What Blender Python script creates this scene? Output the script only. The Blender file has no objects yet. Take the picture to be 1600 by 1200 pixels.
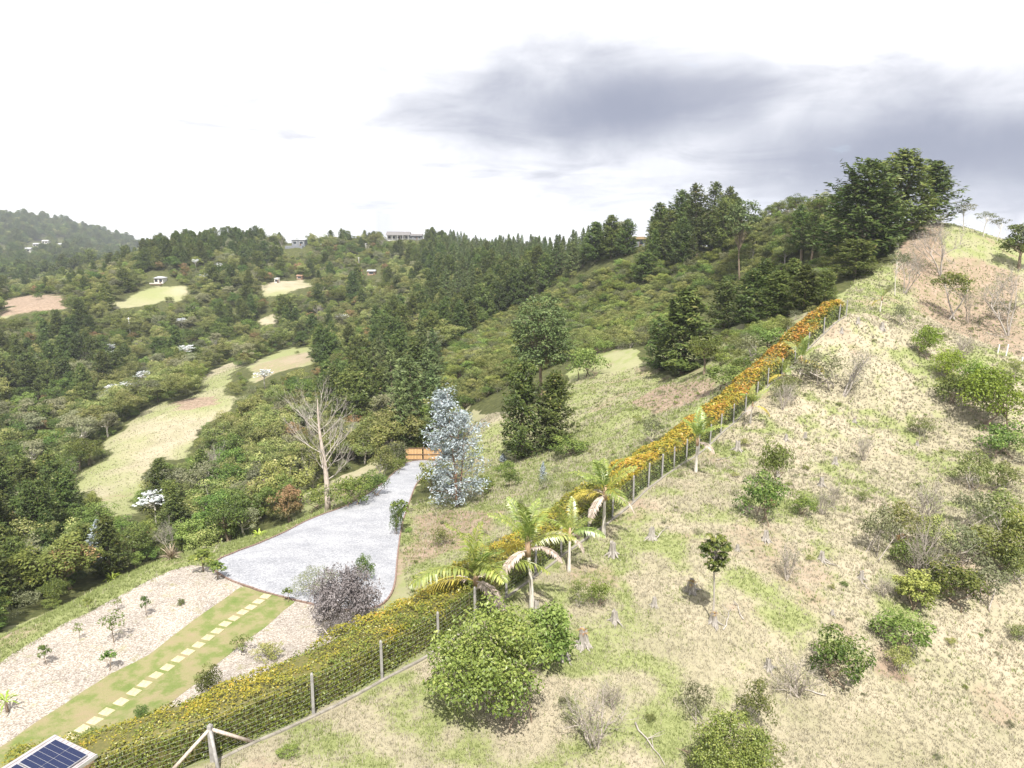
import bpy, math, random, zlib
import numpy as np
from mathutils import Vector, Matrix
from mathutils.geometry import delaunay_2d_cdt

# ------------------------------------------------------------------ camera, sky, sun, exposure
S = bpy.context.scene
COL = S.collection
CAMZ = 22.0
FPX = 1150.0
PITCH = math.radians(13.0)
cam_d = bpy.data.cameras.new('camera'); cam = bpy.data.objects.new('camera', cam_d); COL.objects.link(cam)
cam_d.sensor_width = 36.0; cam_d.lens = 36.0 * FPX / 1600.0
cam_d.clip_start = 0.1; cam_d.clip_end = 9000
cam.location = (0, 0, CAMZ); cam.rotation_euler = (math.radians(90) - PITCH, 0, 0)
S.camera = cam
S.render.resolution_x = 1024; S.render.resolution_y = 768
S.view_settings.view_transform = 'Standard'; S.view_settings.look = 'None'
S.view_settings.exposure = 1.0; S.view_settings.gamma = 1.0
S.view_settings.use_curve_mapping = False
S.cycles.use_denoising = True
S.cycles.max_bounces = 5; S.cycles.diffuse_bounces = 3; S.cycles.transmission_bounces = 3
S.cycles.transparent_max_bounces = 8; S.cycles.volume_bounces = 0

SUN_EL = math.radians(58); SUN_AZ = math.radians(5.0)      # the sun stands behind the camera, a little to the right
sdir = Vector((math.sin(SUN_AZ) * math.cos(SUN_EL), -math.cos(SUN_AZ) * math.cos(SUN_EL), math.sin(SUN_EL)))
sun_d = bpy.data.lights.new('sun', 'SUN'); sun_d.energy = 4.5; sun_d.angle = math.radians(0.6); sun_d.color = (1.0, 0.955, 0.88)
sun = bpy.data.objects.new('sun', sun_d); COL.objects.link(sun)
sun.location = (20, -40, 120); sun.rotation_euler = sdir.to_track_quat('Z', 'Y').to_euler()

W = bpy.data.worlds.new('World'); S.world = W; W.use_nodes = True
def nd(nt, kind, x=0, y=0, **kw):
    n = nt.nodes.new(kind)
    for k, v in kw.items(): setattr(n, k, v)
    return n
def ramp_world(nt, src):
    r = nd(nt, 'ShaderNodeValToRGB'); e = r.color_ramp.elements; e[0].position = .30; e[0].color = (.435, .44, .475, 1); e[1].position = .58; e[1].color = (.74, .742, .755, 1); nt.links.new(src, r.inputs[0]); return r.outputs[0]
def world_sky():
    nt = W.node_tree; nt.nodes.clear(); L = nt.links.new
    out = nd(nt, 'ShaderNodeOutputWorld'); bg = nd(nt, 'ShaderNodeBackground')
    sky = nd(nt, 'ShaderNodeTexSky', sky_type='NISHITA', sun_disc=False)
    sky.sun_elevation = SUN_EL; sky.sun_rotation = math.atan2(sdir.x, sdir.y)
    sky.altitude = 2100; sky.dust_density = 1.0
    skm = nd(nt, 'ShaderNodeMix', data_type='RGBA', blend_type='MULTIPLY'); skm.inputs[0].default_value = 1
    skm.inputs[7].default_value = (0.115, 0.115, 0.115, 1); L(sky.outputs[0], skm.inputs[6])
    tc = nd(nt, 'ShaderNodeTexCoord')
    sep = nd(nt, 'ShaderNodeSeparateXYZ'); L(tc.outputs['Generated'], sep.inputs[0])
    def math_(op, a, b=None, c=None, clamp=False):
        n = nd(nt, 'ShaderNodeMath', operation=op, use_clamp=clamp)
        for i, v in enumerate((a, b, c)):
            if v is None: continue
            if isinstance(v, (int, float)): n.inputs[i].default_value = v
            else: L(v, n.inputs[i])
        return n.outputs[0]
    # clouds lie on a flat layer overhead: direction divided by its height
    zz = math_('ADD', math_('MAXIMUM', sep.outputs[2], 0.0), 0.16)
    px = math_('DIVIDE', sep.outputs[0], zz); py = math_('DIVIDE', sep.outputs[1], zz)
    cmb = nd(nt, 'ShaderNodeCombineXYZ'); L(px, cmb.inputs[0]); L(py, cmb.inputs[1])
    def noise(scale, det, rough, off, dist=0.0, src=None):
        mp = nd(nt, 'ShaderNodeMapping'); mp.inputs['Location'].default_value = off
        L(src or cmb.outputs[0], mp.inputs[0])
        n = nd(nt, 'ShaderNodeTexNoise'); n.inputs['Scale'].default_value = scale
        n.inputs['Detail'].default_value = det; n.inputs['Roughness'].default_value = rough; n.inputs['Distortion'].default_value = dist
        L(mp.outputs[0], n.inputs[0]); return n.outputs[0]
    def smooth(v, a, b):
        n = nd(nt, 'ShaderNodeMapRange', interpolation_type='SMOOTHSTEP'); L(v, n.inputs[0])
        n.inputs[1].default_value = a; n.inputs[2].default_value = b; return n.outputs[0]
    fine = noise(1.1, 7, 0.56, (3.1, 1.7, 0.0), 0.25)
    cover = smooth(math_('ADD', noise(0.55, 4, 0.5, (7.3, 2.2, 4.0)), math_('MULTIPLY', math_('SUBTRACT', fine, 0.5), 0.55)), 0.20, 0.36)
    # the heavy grey cloud bank ahead on the right, going on beyond the frame
    def gauss(az, el, saz, sel):
        azn = math_('ARCTAN2', sep.outputs[0], sep.outputs[1]); eln = math_('ARCSINE', sep.outputs[2])
        a = math_('DIVIDE', math_('SUBTRACT', azn, math.radians(az)), math.radians(saz))
        e = math_('DIVIDE', math_('SUBTRACT', eln, math.radians(el)), math.radians(sel))
        return math_('SUBTRACT', 1.0, math_('SQRT', math_('ADD', math_('MULTIPLY', a, a), math_('MULTIPLY', e, e))))
    nz = noise(2.6, 6, 0.55, (1.3, 5.1, 2.0), 0.3, tc.outputs['Generated'])
    nz2 = noise(7.0, 5, 0.55, (4.3, 0.1, 7.0), 0.2, tc.outputs['Generated'])
    wob = math_('ADD', math_('MULTIPLY', math_('SUBTRACT', nz, 0.5), 0.55), math_('MULTIPLY', math_('SUBTRACT', nz2, 0.5), 0.6))
    b1 = gauss(30, 3.6, 40, 8.6); b2 = gauss(8, 7.2, 24, 7.0); b3 = gauss(65, 4.0, 45, 11.0)
    bank = math_('MAXIMUM', math_('MAXIMUM', b1, b2), b3)
    grey = smooth(math_('ADD', bank, wob), -0.10, 0.95)
    grey2 = math_('MULTIPLY', smooth(noise(0.7, 5, 0.55, (9.0, 4.0, 1.0), 0.4), 0.52, 0.80), 0.45)
    greyall = math_('MAXIMUM', grey, grey2)
    cc = nd(nt, 'ShaderNodeMix', data_type='RGBA'); L(greyall, cc.inputs[0])
    L(ramp_world(nt, noise(1.6, 6, 0.6, (2.0, 8.0, 3.0), 0.5)), cc.inputs[6]); cc.inputs[7].default_value = (0.195, 0.212, 0.270, 1)
    cov2 = math_('MAXIMUM', cover, grey)
    mx = nd(nt, 'ShaderNodeMix', data_type='RGBA'); L(cov2, mx.inputs[0]); L(skm.outputs[2], mx.inputs[6]); L(cc.outputs[2], mx.inputs[7])
    L(mx.outputs[2], bg.inputs[0]); bg.inputs[1].default_value = 1.0
    L(bg.outputs[0], out.inputs[0])
world_sky()

# ------------------------------------------------------------------ numbers: noise, projection
RNG = np.random.default_rng(7)
random.seed(7)
def _hash(ix, iy, seed):
    h = (ix.astype(np.int64) * 374761393 + iy.astype(np.int64) * 668265263 + seed * 1442695041) & 0x7fffffff
    h = ((h ^ (h >> 13)) * 1274126177) & 0x7fffffff
    return ((h ^ (h >> 16)) & 0xffff) / 65535.0
def vnoise(x, y, seed=0):
    x = np.asarray(x, float); y = np.asarray(y, float)
    ix = np.floor(x); iy = np.floor(y); fx = x - ix; fy = y - iy
    fx = fx * fx * (3 - 2 * fx); fy = fy * fy * (3 - 2 * fy)
    a = _hash(ix, iy, seed); b = _hash(ix + 1, iy, seed); c = _hash(ix, iy + 1, seed); d = _hash(ix + 1, iy + 1, seed)
    return (a * (1 - fx) + b * fx) * (1 - fy) + (c * (1 - fx) + d * fx) * fy
def fbm(x, y, seed=0, octv=4):
    v = 0; amp = 0.5; tot = 0
    for o in range(octv):
        v = v + amp * vnoise(x * 2 ** o + 17 * o, y * 2 ** o - 9 * o, seed + o); tot += amp; amp *= 0.5
    return v / tot
SP, CP = math.sin(PITCH), math.cos(PITCH)
def ray(u, v):
    s = (v - 600) / FPX
    return np.array([(u - 800) / FPX, CP - s * SP, -SP - s * CP])
def pix(x, y, z):
    zr = z - CAMZ
    zc = y * CP - zr * SP; yc = -y * SP - zr * CP
    zc = np.maximum(zc, 1e-3) if isinstance(zc, np.ndarray) else max(zc, 1e-3)
    return 800 + FPX * x / zc, 600 + FPX * yc / zc
def depth_of(p): return p[1] * CP - (p[2] - CAMZ) * SP

# ------------------------------------------------------------------ terrain: heights from sighted points
CTRL = [  # (u, v, forward metres, height of what stands there above the ground)
 # along the fence on the spur
 (385,1200,23,0),(490,1118,27,0),(597,1062,29.5,0),(685,1013,32.3,0),(800,925,38.3,0),(880,865,43.5,0),(983,790,50,0),(1060,730,59,0),(1125,680,69,0),(1200,600,80,0),(1260,545,87,0),(1322,492,92,0),
 # terrace with drive and lawn
 (420,932,40,0),(330,880,45,0),(125,1145,28,0),(0,1060,31.5,0),(180,960,38,0),(0,1180,26.5,0),(270,1060,32,0),(610,935,40,0),(500,985,36.5,0),(600,850,53,0),(500,805,61,0),(620,800,62.5,0),(600,755,77,0),(640,745,82,0),(650,719,99,0),(690,719,99,0),(622,722,97,0),(632,712,104,0),(670,712,104,0),(604,738,86,0),(580,764,72.5,0),(650,735,88,0),
 (270,872,45.5,0),(100,955,39,0),(0,1000,35.5,0),
 # bank between drive and fence
 (710,790,64,0),(700,880,47,0),(760,830,52,0),(850,760,64,0),(800,715,92,0),(900,712,82,0),(900,660,98,0),(960,650,90,0),(1040,640,88,0),(1065,582,116,0),(980,552,138,0),(760,660,112,0),(770,620,135,2),
 # scrub slope and ridge
 (930,535,152,2),(1000,480,190,2),(1100,470,170,2),(1200,440,155,3),(1000,384,240,0),(950,388,250,0),(1100,400,215,0),(1200,322,195,3),(1280,318,172,4),(1150,345,205,4),(1250,400,160,4),(1150,430,185,2),(870,470,235,6),(760,500,215,6),(700,560,165,5),(830,400,310,10),(760,400,330,10),(720,430,300,9),(900,386,285,6),
 # spur and hilltop to the right
 (1345,420,122,0),(1400,372,140,0),(1460,347,152,0),(1375,487,99,0),(1500,351,148,0),(1550,369,148,0),(1598,388,150,0),(1500,440,122,0),(1485,497,108,0),(1580,470,118,0),(1445,552,88,0),(1590,540,98,0),(1310,615,79,0),(1400,640,76,0),(1580,660,74,0),(1190,740,60,0),(1300,740,62,0),(1420,760,60,0),(1560,780,59,0),(1115,965,36.6,0),(1000,900,41,0),(1230,900,42,0),(1330,860,47,0),(1470,870,47.5,0),(1590,880,48,0),(1000,1150,27.3,0),(850,1050,31,0),(700,1150,25.8,0),(1250,1050,34.5,0),(1150,1190,27.3,0),(1400,1050,36,0),(1500,1150,32.5,0),(1590,1000,41,0),(1590,1180,33,0),
 # the valley on the left
 (50,900,58,7),(200,850,68,7),(100,800,92,8),(320,800,82,8),(400,700,128,8),(420,780,80,7),(500,650,140,9),(480,740,98,6),(560,560,190,10),(640,600,150,10),(590,680,128,8),(570,735,89,2),(545,760,79,1.5),(600,480,300,8),(700,420,335,8),
 (220,770,140,0),(130,755,148,0),(330,680,178,0),(250,650,190,0),(350,600,225,0),(460,558,255,0),(20,740,150,8),(50,640,210,8),(150,600,230,8),(150,530,290,8),(300,520,300,8),(450,500,320,8),(30,540,270,9),
 (250,452,380,0),(450,455,375,0),(60,475,335,0),(360,470,355,6),(550,430,420,6),(350,400,430,6),(280,382,430,5),(440,392,470,8),(460,386,480,0),(630,373,520,0),(560,388,500,8),(680,385,470,8),(700,376,500,10),(150,430,480,6),(30,440,560,6),(215,395,560,4),
 (0,410,900,8),(100,395,1000,8),(0,345,1450,8),(40,342,1450,8),(110,365,1350,8),(200,380,1500,8),(170,363,1700,8),(215,376,1700,8),(-150,340,1500,8),(-150,400,950,8),(-100,480,340,4),(-120,600,220,5),(-120,800,95,6),(-100,1000,40,3),
]
ANCH = [ # world x, y, z (camera at 22)
 (0,0,2),(0,-40,2),(-20,5,1.5),(-45,10,-4),(-80,10,-18),(-80,-40,-18),(30,5,-4),(60,10,-12),(60,-40,-12),(120,20,-20),(120,-40,-22),(75,35,-8),(110,60,-5),(140,110,2),(130,160,4),(180,200,0),(100,200,6),(60,230,10),(160,300,-10),(60,330,0),(0,420,-4),(-60,640,-22),(100,640,-50),(300,500,-30),(300,120,-25),(300,-40,-30),
 (-300,620,-22),(-480,640,-40),(-300,1000,-110),(-700,2200,-190),(-500,1500,-150),(-1000,2200,-120),(-600,1150,-60),(-1200,1500,20),(-1500,900,-20),(-1000,400,-40),(-500,200,-60),(-300,0,-60),(300,1200,-160),(0,1500,-160),(800,2200,-160),(800,800,-60),(800,0,-60),(0,2300,-200),(-1800,2300,-60),(-1800,0,-40),
]
def warp(x, y):
    yp = np.maximum(y, -45) + 62.0
    return np.stack([x / (yp + 25) * 1.5, np.log(yp / 62.0)], -1)
P = []
for u, v, Y, h in CTRL:
    d = ray(u, v); t = Y / d[1]; P.append((d[0] * t, Y, CAMZ + d[2] * t - h))
P = np.array(P + ANCH)
def _k(r2): return np.where(r2 > 1e-12, r2 * np.log(np.maximum(r2, 1e-12)) * 0.5, 0.0)
_q = warp(P[:, 0], P[:, 1]); _n = len(P)
_K = _k(((_q[:, None] - _q[None]) ** 2).sum(-1)) + np.eye(_n) * 2e-4
_A = np.block([[_K, np.c_[np.ones(_n), _q]], [np.c_[np.ones(_n), _q].T, np.zeros((3, 3))]])
_w = np.linalg.solve(_A, np.r_[P[:, 2], 0, 0, 0])
def tps(x, y):
    q = warp(x, y).reshape(-1, 2); out = np.empty(len(q))
    for i in range(0, len(q), 20000):
        s = q[i:i + 20000]
        out[i:i + 20000] = _k(((s[:, None] - _q[None]) ** 2).sum(-1)) @ _w[:_n] + _w[_n] + s @ _w[_n + 1:]
    return out.reshape(np.shape(x))
def axis(lo, a, b, hi, st, g):
    mid = list(np.arange(a, b + 1e-6, st)); r = []; s = st; x = mid[-1]
    while x < hi: s *= g; x += s; r.append(x)
    l = []; s = st; x = a
    while x > lo: s *= g; x -= s; l.append(x)
    return np.array(l[::-1] + mid + r)
GX = axis(-1750, -46, 100, 900, 0.75, 1.045); GY = axis(-40, 14, 118, 2250, 0.75, 1.035)
_gx, _gy = np.meshgrid(GX, GY)
# thin plate on a coarser lattice, then bilinear: quick and smooth
cx = GX[::3] if len(GX) % 3 == 1 else np.r_[GX[::3], GX[-1]]; cy = GY[::3] if len(GY) % 3 == 1 else np.r_[GY[::3], GY[-1]]
_c = tps(*np.meshgrid(cx, cy))
_t = np.array([np.interp(GX, cx, row) for row in _c]); GZ = np.array([np.interp(GY, cy, _t[:, j]) for j in range(_t.shape[1])]).T
_d = np.hypot(_gx, _gy)
rough = np.clip((_d - 15) / 60, 0.12, 1) * (1 - .8 * np.clip((112 - _gy) / 8, 0, 1) * np.clip((_gx + 34) / 8, 0, 1) * np.clip((4 - _gx) / 6, 0, 1))
GZ = GZ + (fbm(_gx / 9, _gy / 9, 3) - 0.5) * 1.1 * rough + (fbm(_gx / 2.3, _gy / 2.3, 5, 3) - 0.5) * 0.16 + (fbm(_gx / 90, _gy / 90, 11, 5) - 0.5) * np.clip((_d - 620) / 500, 0, 1) * 26
def H(x, y):
    x = np.clip(np.asarray(x, float), GX[0], GX[-1] - 1e-6); y = np.clip(np.asarray(y, float), GY[0], GY[-1] - 1e-6)
    i = np.clip(np.searchsorted(GX, x, side='right') - 1, 0, len(GX) - 2); j = np.clip(np.searchsorted(GY, y, side='right') - 1, 0, len(GY) - 2)
    fx = (x - GX[i]) / (GX[i + 1] - GX[i]); fy = (y - GY[j]) / (GY[j + 1] - GY[j])
    return (GZ[j, i] * (1 - fx) + GZ[j, i + 1] * fx) * (1 - fy) + (GZ[j + 1, i] * (1 - fx) + GZ[j + 1, i + 1] * fx) * fy
_TS = np.exp(np.linspace(math.log(14), math.log(2300), 2600))
def hit(u, v):
    d = ray(u, v); p = d[None] * _TS[:, None]
    g = p[:, 2] + CAMZ - H(p[:, 0], p[:, 1])
    k = np.argmax(g < 0)
    if g[k] >= 0: k = len(_TS) - 1
    t = _TS[k]
    if k > 0:
        a, b = g[k - 1], g[k]; t = _TS[k - 1] + (_TS[k] - _TS[k - 1]) * (a / (a - b + 1e-9))
    x, y = d[0] * t, d[1] * t
    return Vector((x, y, float(H(x, y))))
def ground(x, y): return Vector((x, y, float(H(x, y))))
def inpoly(x, y, poly):
    x = np.asarray(x, float); y = np.asarray(y, float); r = np.zeros(np.shape(x), bool); n = len(poly)
    for i in range(n):
        x1, y1 = poly[i]; x2, y2 = poly[(i + 1) % n]
        c = ((y1 > y) != (y2 > y)) & (x < (x2 - x1) * (y - y1) / ((y2 - y1) if y2 != y1 else 1e-9) + x1)
        r ^= c
    return r

# ------------------------------------------------------------------ mesh and object helpers
def mesh_np(name, verts, faces, mat=None, attrs=None, smooth=False, mats=None, midx=None):
    """verts (N,3), faces (M,k) array of equal sized polygons or list of arrays; attrs: {name:(domain, data)}"""
    me = bpy.data.meshes.new(name)
    verts = np.asarray(verts, np.float32)
    fl = faces if isinstance(faces, list) else [faces]
    fl = [np.asarray(f, np.int32) for f in fl if len(f)]
    loops = np.concatenate([f.ravel() for f in fl]); cnt = np.concatenate([np.full(len(f), f.shape[1], np.int32) for f in fl])
    me.vertices.add(len(verts)); me.vertices.foreach_set('co', verts.ravel())
    me.loops.add(len(loops)); me.loops.foreach_set('vertex_index', loops)
    me.polygons.add(len(cnt)); me.polygons.foreach_set('loop_start', np.r_[0, np.cumsum(cnt)[:-1]].astype(np.int32))
    try: me.polygons.foreach_set('loop_total', cnt)
    except Exception: pass
    me.polygons.foreach_set('use_smooth', np.full(len(cnt), smooth))
    for m in (mats or ([mat] if mat else [])): me.materials.append(m)
    if midx is not None: me.polygons.foreach_set('material_index', np.asarray(midx, np.int32))
    for k, (dom, data) in (attrs or {}).items():
        data = np.asarray(data, np.float32)
        if data.ndim == 1: a = me.attributes.new(k, 'FLOAT', dom); a.data.foreach_set('value', data)
        else: a = me.attributes.new(k, 'FLOAT_COLOR', dom); a.data.foreach_set('color', np.c_[data, np.ones(len(data))].astype(np.float32).ravel())
    me.update(calc_edges=True); me.validate()
    return me
def link(name, me, parent=None):
    o = bpy.data.objects.new(name, me); COL.objects.link(o)
    if parent: o.parent = parent
    return o
def tag(o, label=None, cat=None, group=None, kind=None):
    if label: o['label'] = label
    if cat: o['category'] = cat
    if group: o['group'] = group
    if kind: o['kind'] = kind
    return o
def thing(name, loc, rz=0, label=None, cat=None, group=None):
    o = bpy.data.objects.new(name, None); COL.objects.link(o); o.empty_display_size = 0.3
    o.location = loc; o.rotation_euler = (0, 0, rz); return tag(o, label, cat, group)
class MB:
    """collects boxes, tubes and quads of one mesh"""
    def __init__(s): s.v = []; s.f4 = []; s.f3 = []; s.n = 0
    def add(s, v, f4=(), f3=()):
        v = np.asarray(v, float)
        if len(f4): s.f4.append(np.asarray(f4) + s.n)
        if len(f3): s.f3.append(np.asarray(f3) + s.n)
        s.v.append(v); s.n += len(v)
    def box(s, c, size, rz=0.0, rx=0.0, ry=0.0):
        h = np.array(size) / 2; v = np.array([[x, y, z] for x in (-1, 1) for y in (-1, 1) for z in (-1, 1)]) * h
        M = np.array(Matrix.Rotation(rz, 3, 'Z') @ Matrix.Rotation(ry, 3, 'Y') @ Matrix.Rotation(rx, 3, 'X'))
        s.add(v @ M.T + np.array(c), [[0, 1, 3, 2], [4, 6, 7, 5], [0, 4, 5, 1], [2, 3, 7, 6], [0, 2, 6, 4], [1, 5, 7, 3]])
    def tube(s, pts, rad, n=6, cap=True):
        pts = np.asarray(pts, float); rad = np.broadcast_to(np.asarray(rad, float), (len(pts),))
        T = np.gradient(pts, axis=0); T /= np.linalg.norm(T, axis=1)[:, None] + 1e-9
        ref = np.array([0.31, 0.12, 0.94]) if abs(T[0, 2]) < 0.8 else np.array([0.95, 0.3, 0.05])
        A = np.cross(T, ref); A /= np.linalg.norm(A, axis=1)[:, None] + 1e-9; B = np.cross(T, A)
        an = np.arange(n) / n * 2 * np.pi
        V = pts[:, None] + rad[:, None, None] * (np.cos(an)[None, :, None] * A[:, None] + np.sin(an)[None, :, None] * B[:, None])
        k = len(pts); i = np.arange(k - 1)[:, None] * n; j = np.arange(n)[None]; j2 = (j + 1) % n
        F = np.stack([i + j, i + j2, i + n + j2, i + n + j], -1).reshape(-1, 4)
        V = V.reshape(-1, 3); f3 = []
        if cap:
            V = np.r_[V, pts[-1:], pts[:1]]; a = (k - 1) * n
            f3 = [[a + q, a + (q + 1) % n, k * n] for q in range(n)] + [[(q + 1) % n, q, k * n + 1] for q in range(n)]
        s.add(V, F, f3)
    def build(s, name, mat, parent=None, smooth=False, attrs=None):
        return link(name, s.mesh(name, mat, smooth), parent)
    def mesh(s, name, mat, smooth=False):
        fl = []
        if s.f4: fl.append(np.concatenate(s.f4))
        if s.f3: fl.append(np.concatenate(s.f3))
        return mesh_np(name, np.concatenate(s.v), fl, mat, smooth=smooth)

# ------------------------------------------------------------------ materials
def rgb(c): return (c[0], c[1], c[2], 1.0)
def newmat(name):
    m = bpy.data.materials.new(name); m.use_nodes = True; nt = m.node_tree; nt.nodes.clear()
    return m, nt, nd(nt, 'ShaderNodeOutputMaterial')
def ramp(nt, src, stops):
    r = nd(nt, 'ShaderNodeValToRGB'); e = r.color_ramp.elements
    while len(e) > 1: e.remove(e[-1])
    e[0].position = stops[0][0]; e[0].color = rgb(stops[0][1])
    for p, c in stops[1:]:
        k = e.new(p); k.color = rgb(c)
    nt.links.new(src, r.inputs[0]); return r.outputs[0]
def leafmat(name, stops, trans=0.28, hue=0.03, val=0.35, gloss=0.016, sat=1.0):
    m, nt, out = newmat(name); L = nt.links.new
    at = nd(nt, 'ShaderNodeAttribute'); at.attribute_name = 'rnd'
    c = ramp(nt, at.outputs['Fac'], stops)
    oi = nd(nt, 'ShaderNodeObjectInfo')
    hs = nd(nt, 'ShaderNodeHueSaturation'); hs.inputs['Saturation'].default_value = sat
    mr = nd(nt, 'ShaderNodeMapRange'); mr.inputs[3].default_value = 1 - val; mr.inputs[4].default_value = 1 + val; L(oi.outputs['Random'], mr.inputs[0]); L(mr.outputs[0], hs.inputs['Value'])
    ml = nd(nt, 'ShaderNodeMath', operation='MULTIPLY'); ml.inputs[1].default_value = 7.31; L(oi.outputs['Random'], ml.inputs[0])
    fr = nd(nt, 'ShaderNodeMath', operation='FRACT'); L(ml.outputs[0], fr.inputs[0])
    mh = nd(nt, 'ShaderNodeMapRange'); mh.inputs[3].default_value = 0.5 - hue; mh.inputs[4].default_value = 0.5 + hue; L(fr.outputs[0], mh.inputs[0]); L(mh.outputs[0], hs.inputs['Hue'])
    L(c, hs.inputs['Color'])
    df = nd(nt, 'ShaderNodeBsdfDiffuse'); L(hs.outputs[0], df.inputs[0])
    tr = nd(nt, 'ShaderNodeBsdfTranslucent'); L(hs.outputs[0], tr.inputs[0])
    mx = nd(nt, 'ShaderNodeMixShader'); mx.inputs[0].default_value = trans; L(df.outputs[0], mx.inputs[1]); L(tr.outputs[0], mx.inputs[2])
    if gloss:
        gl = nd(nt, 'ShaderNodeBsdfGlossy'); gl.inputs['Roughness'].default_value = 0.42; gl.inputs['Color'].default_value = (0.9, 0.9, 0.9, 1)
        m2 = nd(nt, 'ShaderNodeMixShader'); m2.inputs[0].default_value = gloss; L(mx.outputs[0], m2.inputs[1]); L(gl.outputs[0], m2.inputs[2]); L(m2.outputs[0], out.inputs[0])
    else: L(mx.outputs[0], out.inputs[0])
    return m
def surf(name, c1, c2, scale=4.0, rough=0.85, bump=0.3, detail=5, stretch=(1, 1, 1), metal=0.0, spec=0.3, objrand=0.0, bdist=0.02):
    m, nt, out = newmat(name); L = nt.links.new
    tc = nd(nt, 'ShaderNodeTexCoord'); mp = nd(nt, 'ShaderNodeMapping'); mp.inputs['Scale'].default_value = stretch; L(tc.outputs['Object'], mp.inputs[0])
    n = nd(nt, 'ShaderNodeTexNoise'); n.inputs['Scale'].default_value = scale; n.inputs['Detail'].default_value = detail; n.inputs['Roughness'].default_value = 0.65; L(mp.outputs[0], n.inputs[0])
    c = ramp(nt, n.outputs[0], [(0.30, c1), (0.70, c2)])
    b = nd(nt, 'ShaderNodeBsdfPrincipled'); b.inputs['Roughness'].default_value = rough; b.inputs['Metallic'].default_value = metal
    b.inputs['Specular IOR Level'].default_value = spec
    if objrand:
        oi = nd(nt, 'ShaderNodeObjectInfo'); mr = nd(nt, 'ShaderNodeMapRange'); mr.inputs[3].default_value = 1 - objrand; mr.inputs[4].default_value = 1 + objrand
        L(oi.outputs['Random'], mr.inputs[0]); hs = nd(nt, 'ShaderNodeHueSaturation'); L(c, hs.inputs['Color']); L(mr.outputs[0], hs.inputs['Value']); c = hs.outputs[0]
    L(c, b.inputs['Base Color'])
    if bump:
        bp = nd(nt, 'ShaderNodeBump'); bp.inputs['Strength'].default_value = bump; bp.inputs['Distance'].default_value = bdist; L(n.outputs[0], bp.inputs['Height']); L(bp.outputs[0], b.inputs['Normal'])
    L(b.outputs[0], out.inputs[0]); return m
M = {}
M['bark'] = surf('bark', (0.13, 0.095, 0.065), (0.27, 0.21, 0.155), 5, stretch=(3, 3, .6), bump=.6, bdist=.03)
M['bark_grey'] = surf('bark_grey', (0.24, 0.21, 0.18), (0.46, 0.42, 0.38), 6, stretch=(3, 3, .5), bump=.6, bdist=.03)
M['bark_pale'] = surf('bark_pale', (0.38, 0.35, 0.30), (0.62, 0.58, 0.52), 5, stretch=(3, 3, .5), bump=.4)
M['bark_red'] = surf('bark_red', (0.20, 0.11, 0.07), (0.40, 0.27, 0.19), 5, stretch=(3, 3, .4), bump=.4)
M['deadwood'] = surf('deadwood', (0.30, 0.235, 0.185), (0.58, 0.51, 0.45), 5, stretch=(4, 4, .5), bump=.5)
M['twig'] = surf('twig', (0.27, 0.235, 0.20), (0.46, 0.41, 0.36), 5, bump=0)
M['broad'] = leafmat('broad', [(0, (0.036, 0.060, 0.014)), (.45, (0.100, 0.142, 0.030)), (.8, (0.185, 0.225, 0.050)), (1, (0.275, 0.285, 0.085))])
M['olive'] = leafmat('olive', [(0, (0.065, 0.078, 0.020)), (.4, (0.132, 0.160, 0.042)), (.8, (0.225, 0.245, 0.078)), (1, (0.35, 0.33, 0.14))], hue=.02)
M['glossy'] = leafmat('glossy', [(0, (0.045, 0.080, 0.014)), (.45, (0.115, 0.170, 0.032)), (.8, (0.19, 0.25, 0.055)), (1, (0.27, 0.31, 0.09))], gloss=.03, val=.1)
M['greyleaf'] = leafmat('greyleaf', [(0, (0.085, 0.095, 0.045)), (.5, (0.165, 0.175, 0.090)), (1, (0.275, 0.270, 0.165))], hue=.02)
M['light'] = leafmat('light', [(0, (0.065, 0.095, 0.022)), (.5, (0.145, 0.195, 0.042)), (1, (0.265, 0.305, 0.085))], hue=.025)
M['russet'] = leafmat('russet', [(0, (0.070, 0.062, 0.026)), (.5, (0.160, 0.130, 0.050)), (.85, (0.27, 0.175, 0.085)), (1, (0.34, 0.21, 0.12))], hue=.015)
M['conifer'] = leafmat('conifer', [(0, (0.032, 0.054, 0.013)), (.5, (0.082, 0.118, 0.028)), (.85, (0.145, 0.175, 0.044)), (1, (0.22, 0.195, 0.070))], hue=.022, trans=.28, val=.3)
M['pine'] = leafmat('pine', [(0, (0.042, 0.070, 0.024)), (.5, (0.108, 0.150, 0.052)), (1, (0.205, 0.240, 0.095))], hue=.02, trans=.2, val=.25)
M['bright'] = leafmat('bright', [(0, (0.075, 0.125, 0.014)), (.5, (0.195, 0.280, 0.030)), (1, (0.340, 0.415, 0.070))], hue=.015, val=.2, gloss=.02)
M['silver'] = leafmat('silver', [(0, (0.12, 0.14, 0.125)), (.45, (0.27, 0.315, 0.325)), (1, (0.50, 0.555, 0.60))], hue=.01, val=.1, trans=.15)
M['white_leaf'] = leafmat('white_leaf', [(0, (0.10, 0.13, 0.07)), (.25, (0.34, 0.38, 0.35)), (.6, (0.58, 0.60, 0.62)), (1, (0.80, 0.81, 0.84))], hue=.01, val=.08, trans=.12)
M['purple'] = leafmat('purple', [(0, (0.09, 0.078, 0.076)), (.5, (0.175, 0.155, 0.155)), (1, (0.32, 0.29, 0.29))], hue=.01, val=.08, trans=.1)
M['dryleaf'] = leafmat('dryleaf', [(0, (0.17, 0.13, 0.09)), (.5, (0.31, 0.25, 0.18)), (1, (0.45, 0.38, 0.28))], hue=.01, val=.15, trans=.2)
M['frond'] = leafmat('frond', [(0, (0.09, 0.135, 0.02)), (.5, (0.20, 0.265, 0.04)), (1, (0.38, 0.40, 0.10))], hue=.02, val=.15, gloss=.08)
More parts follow.
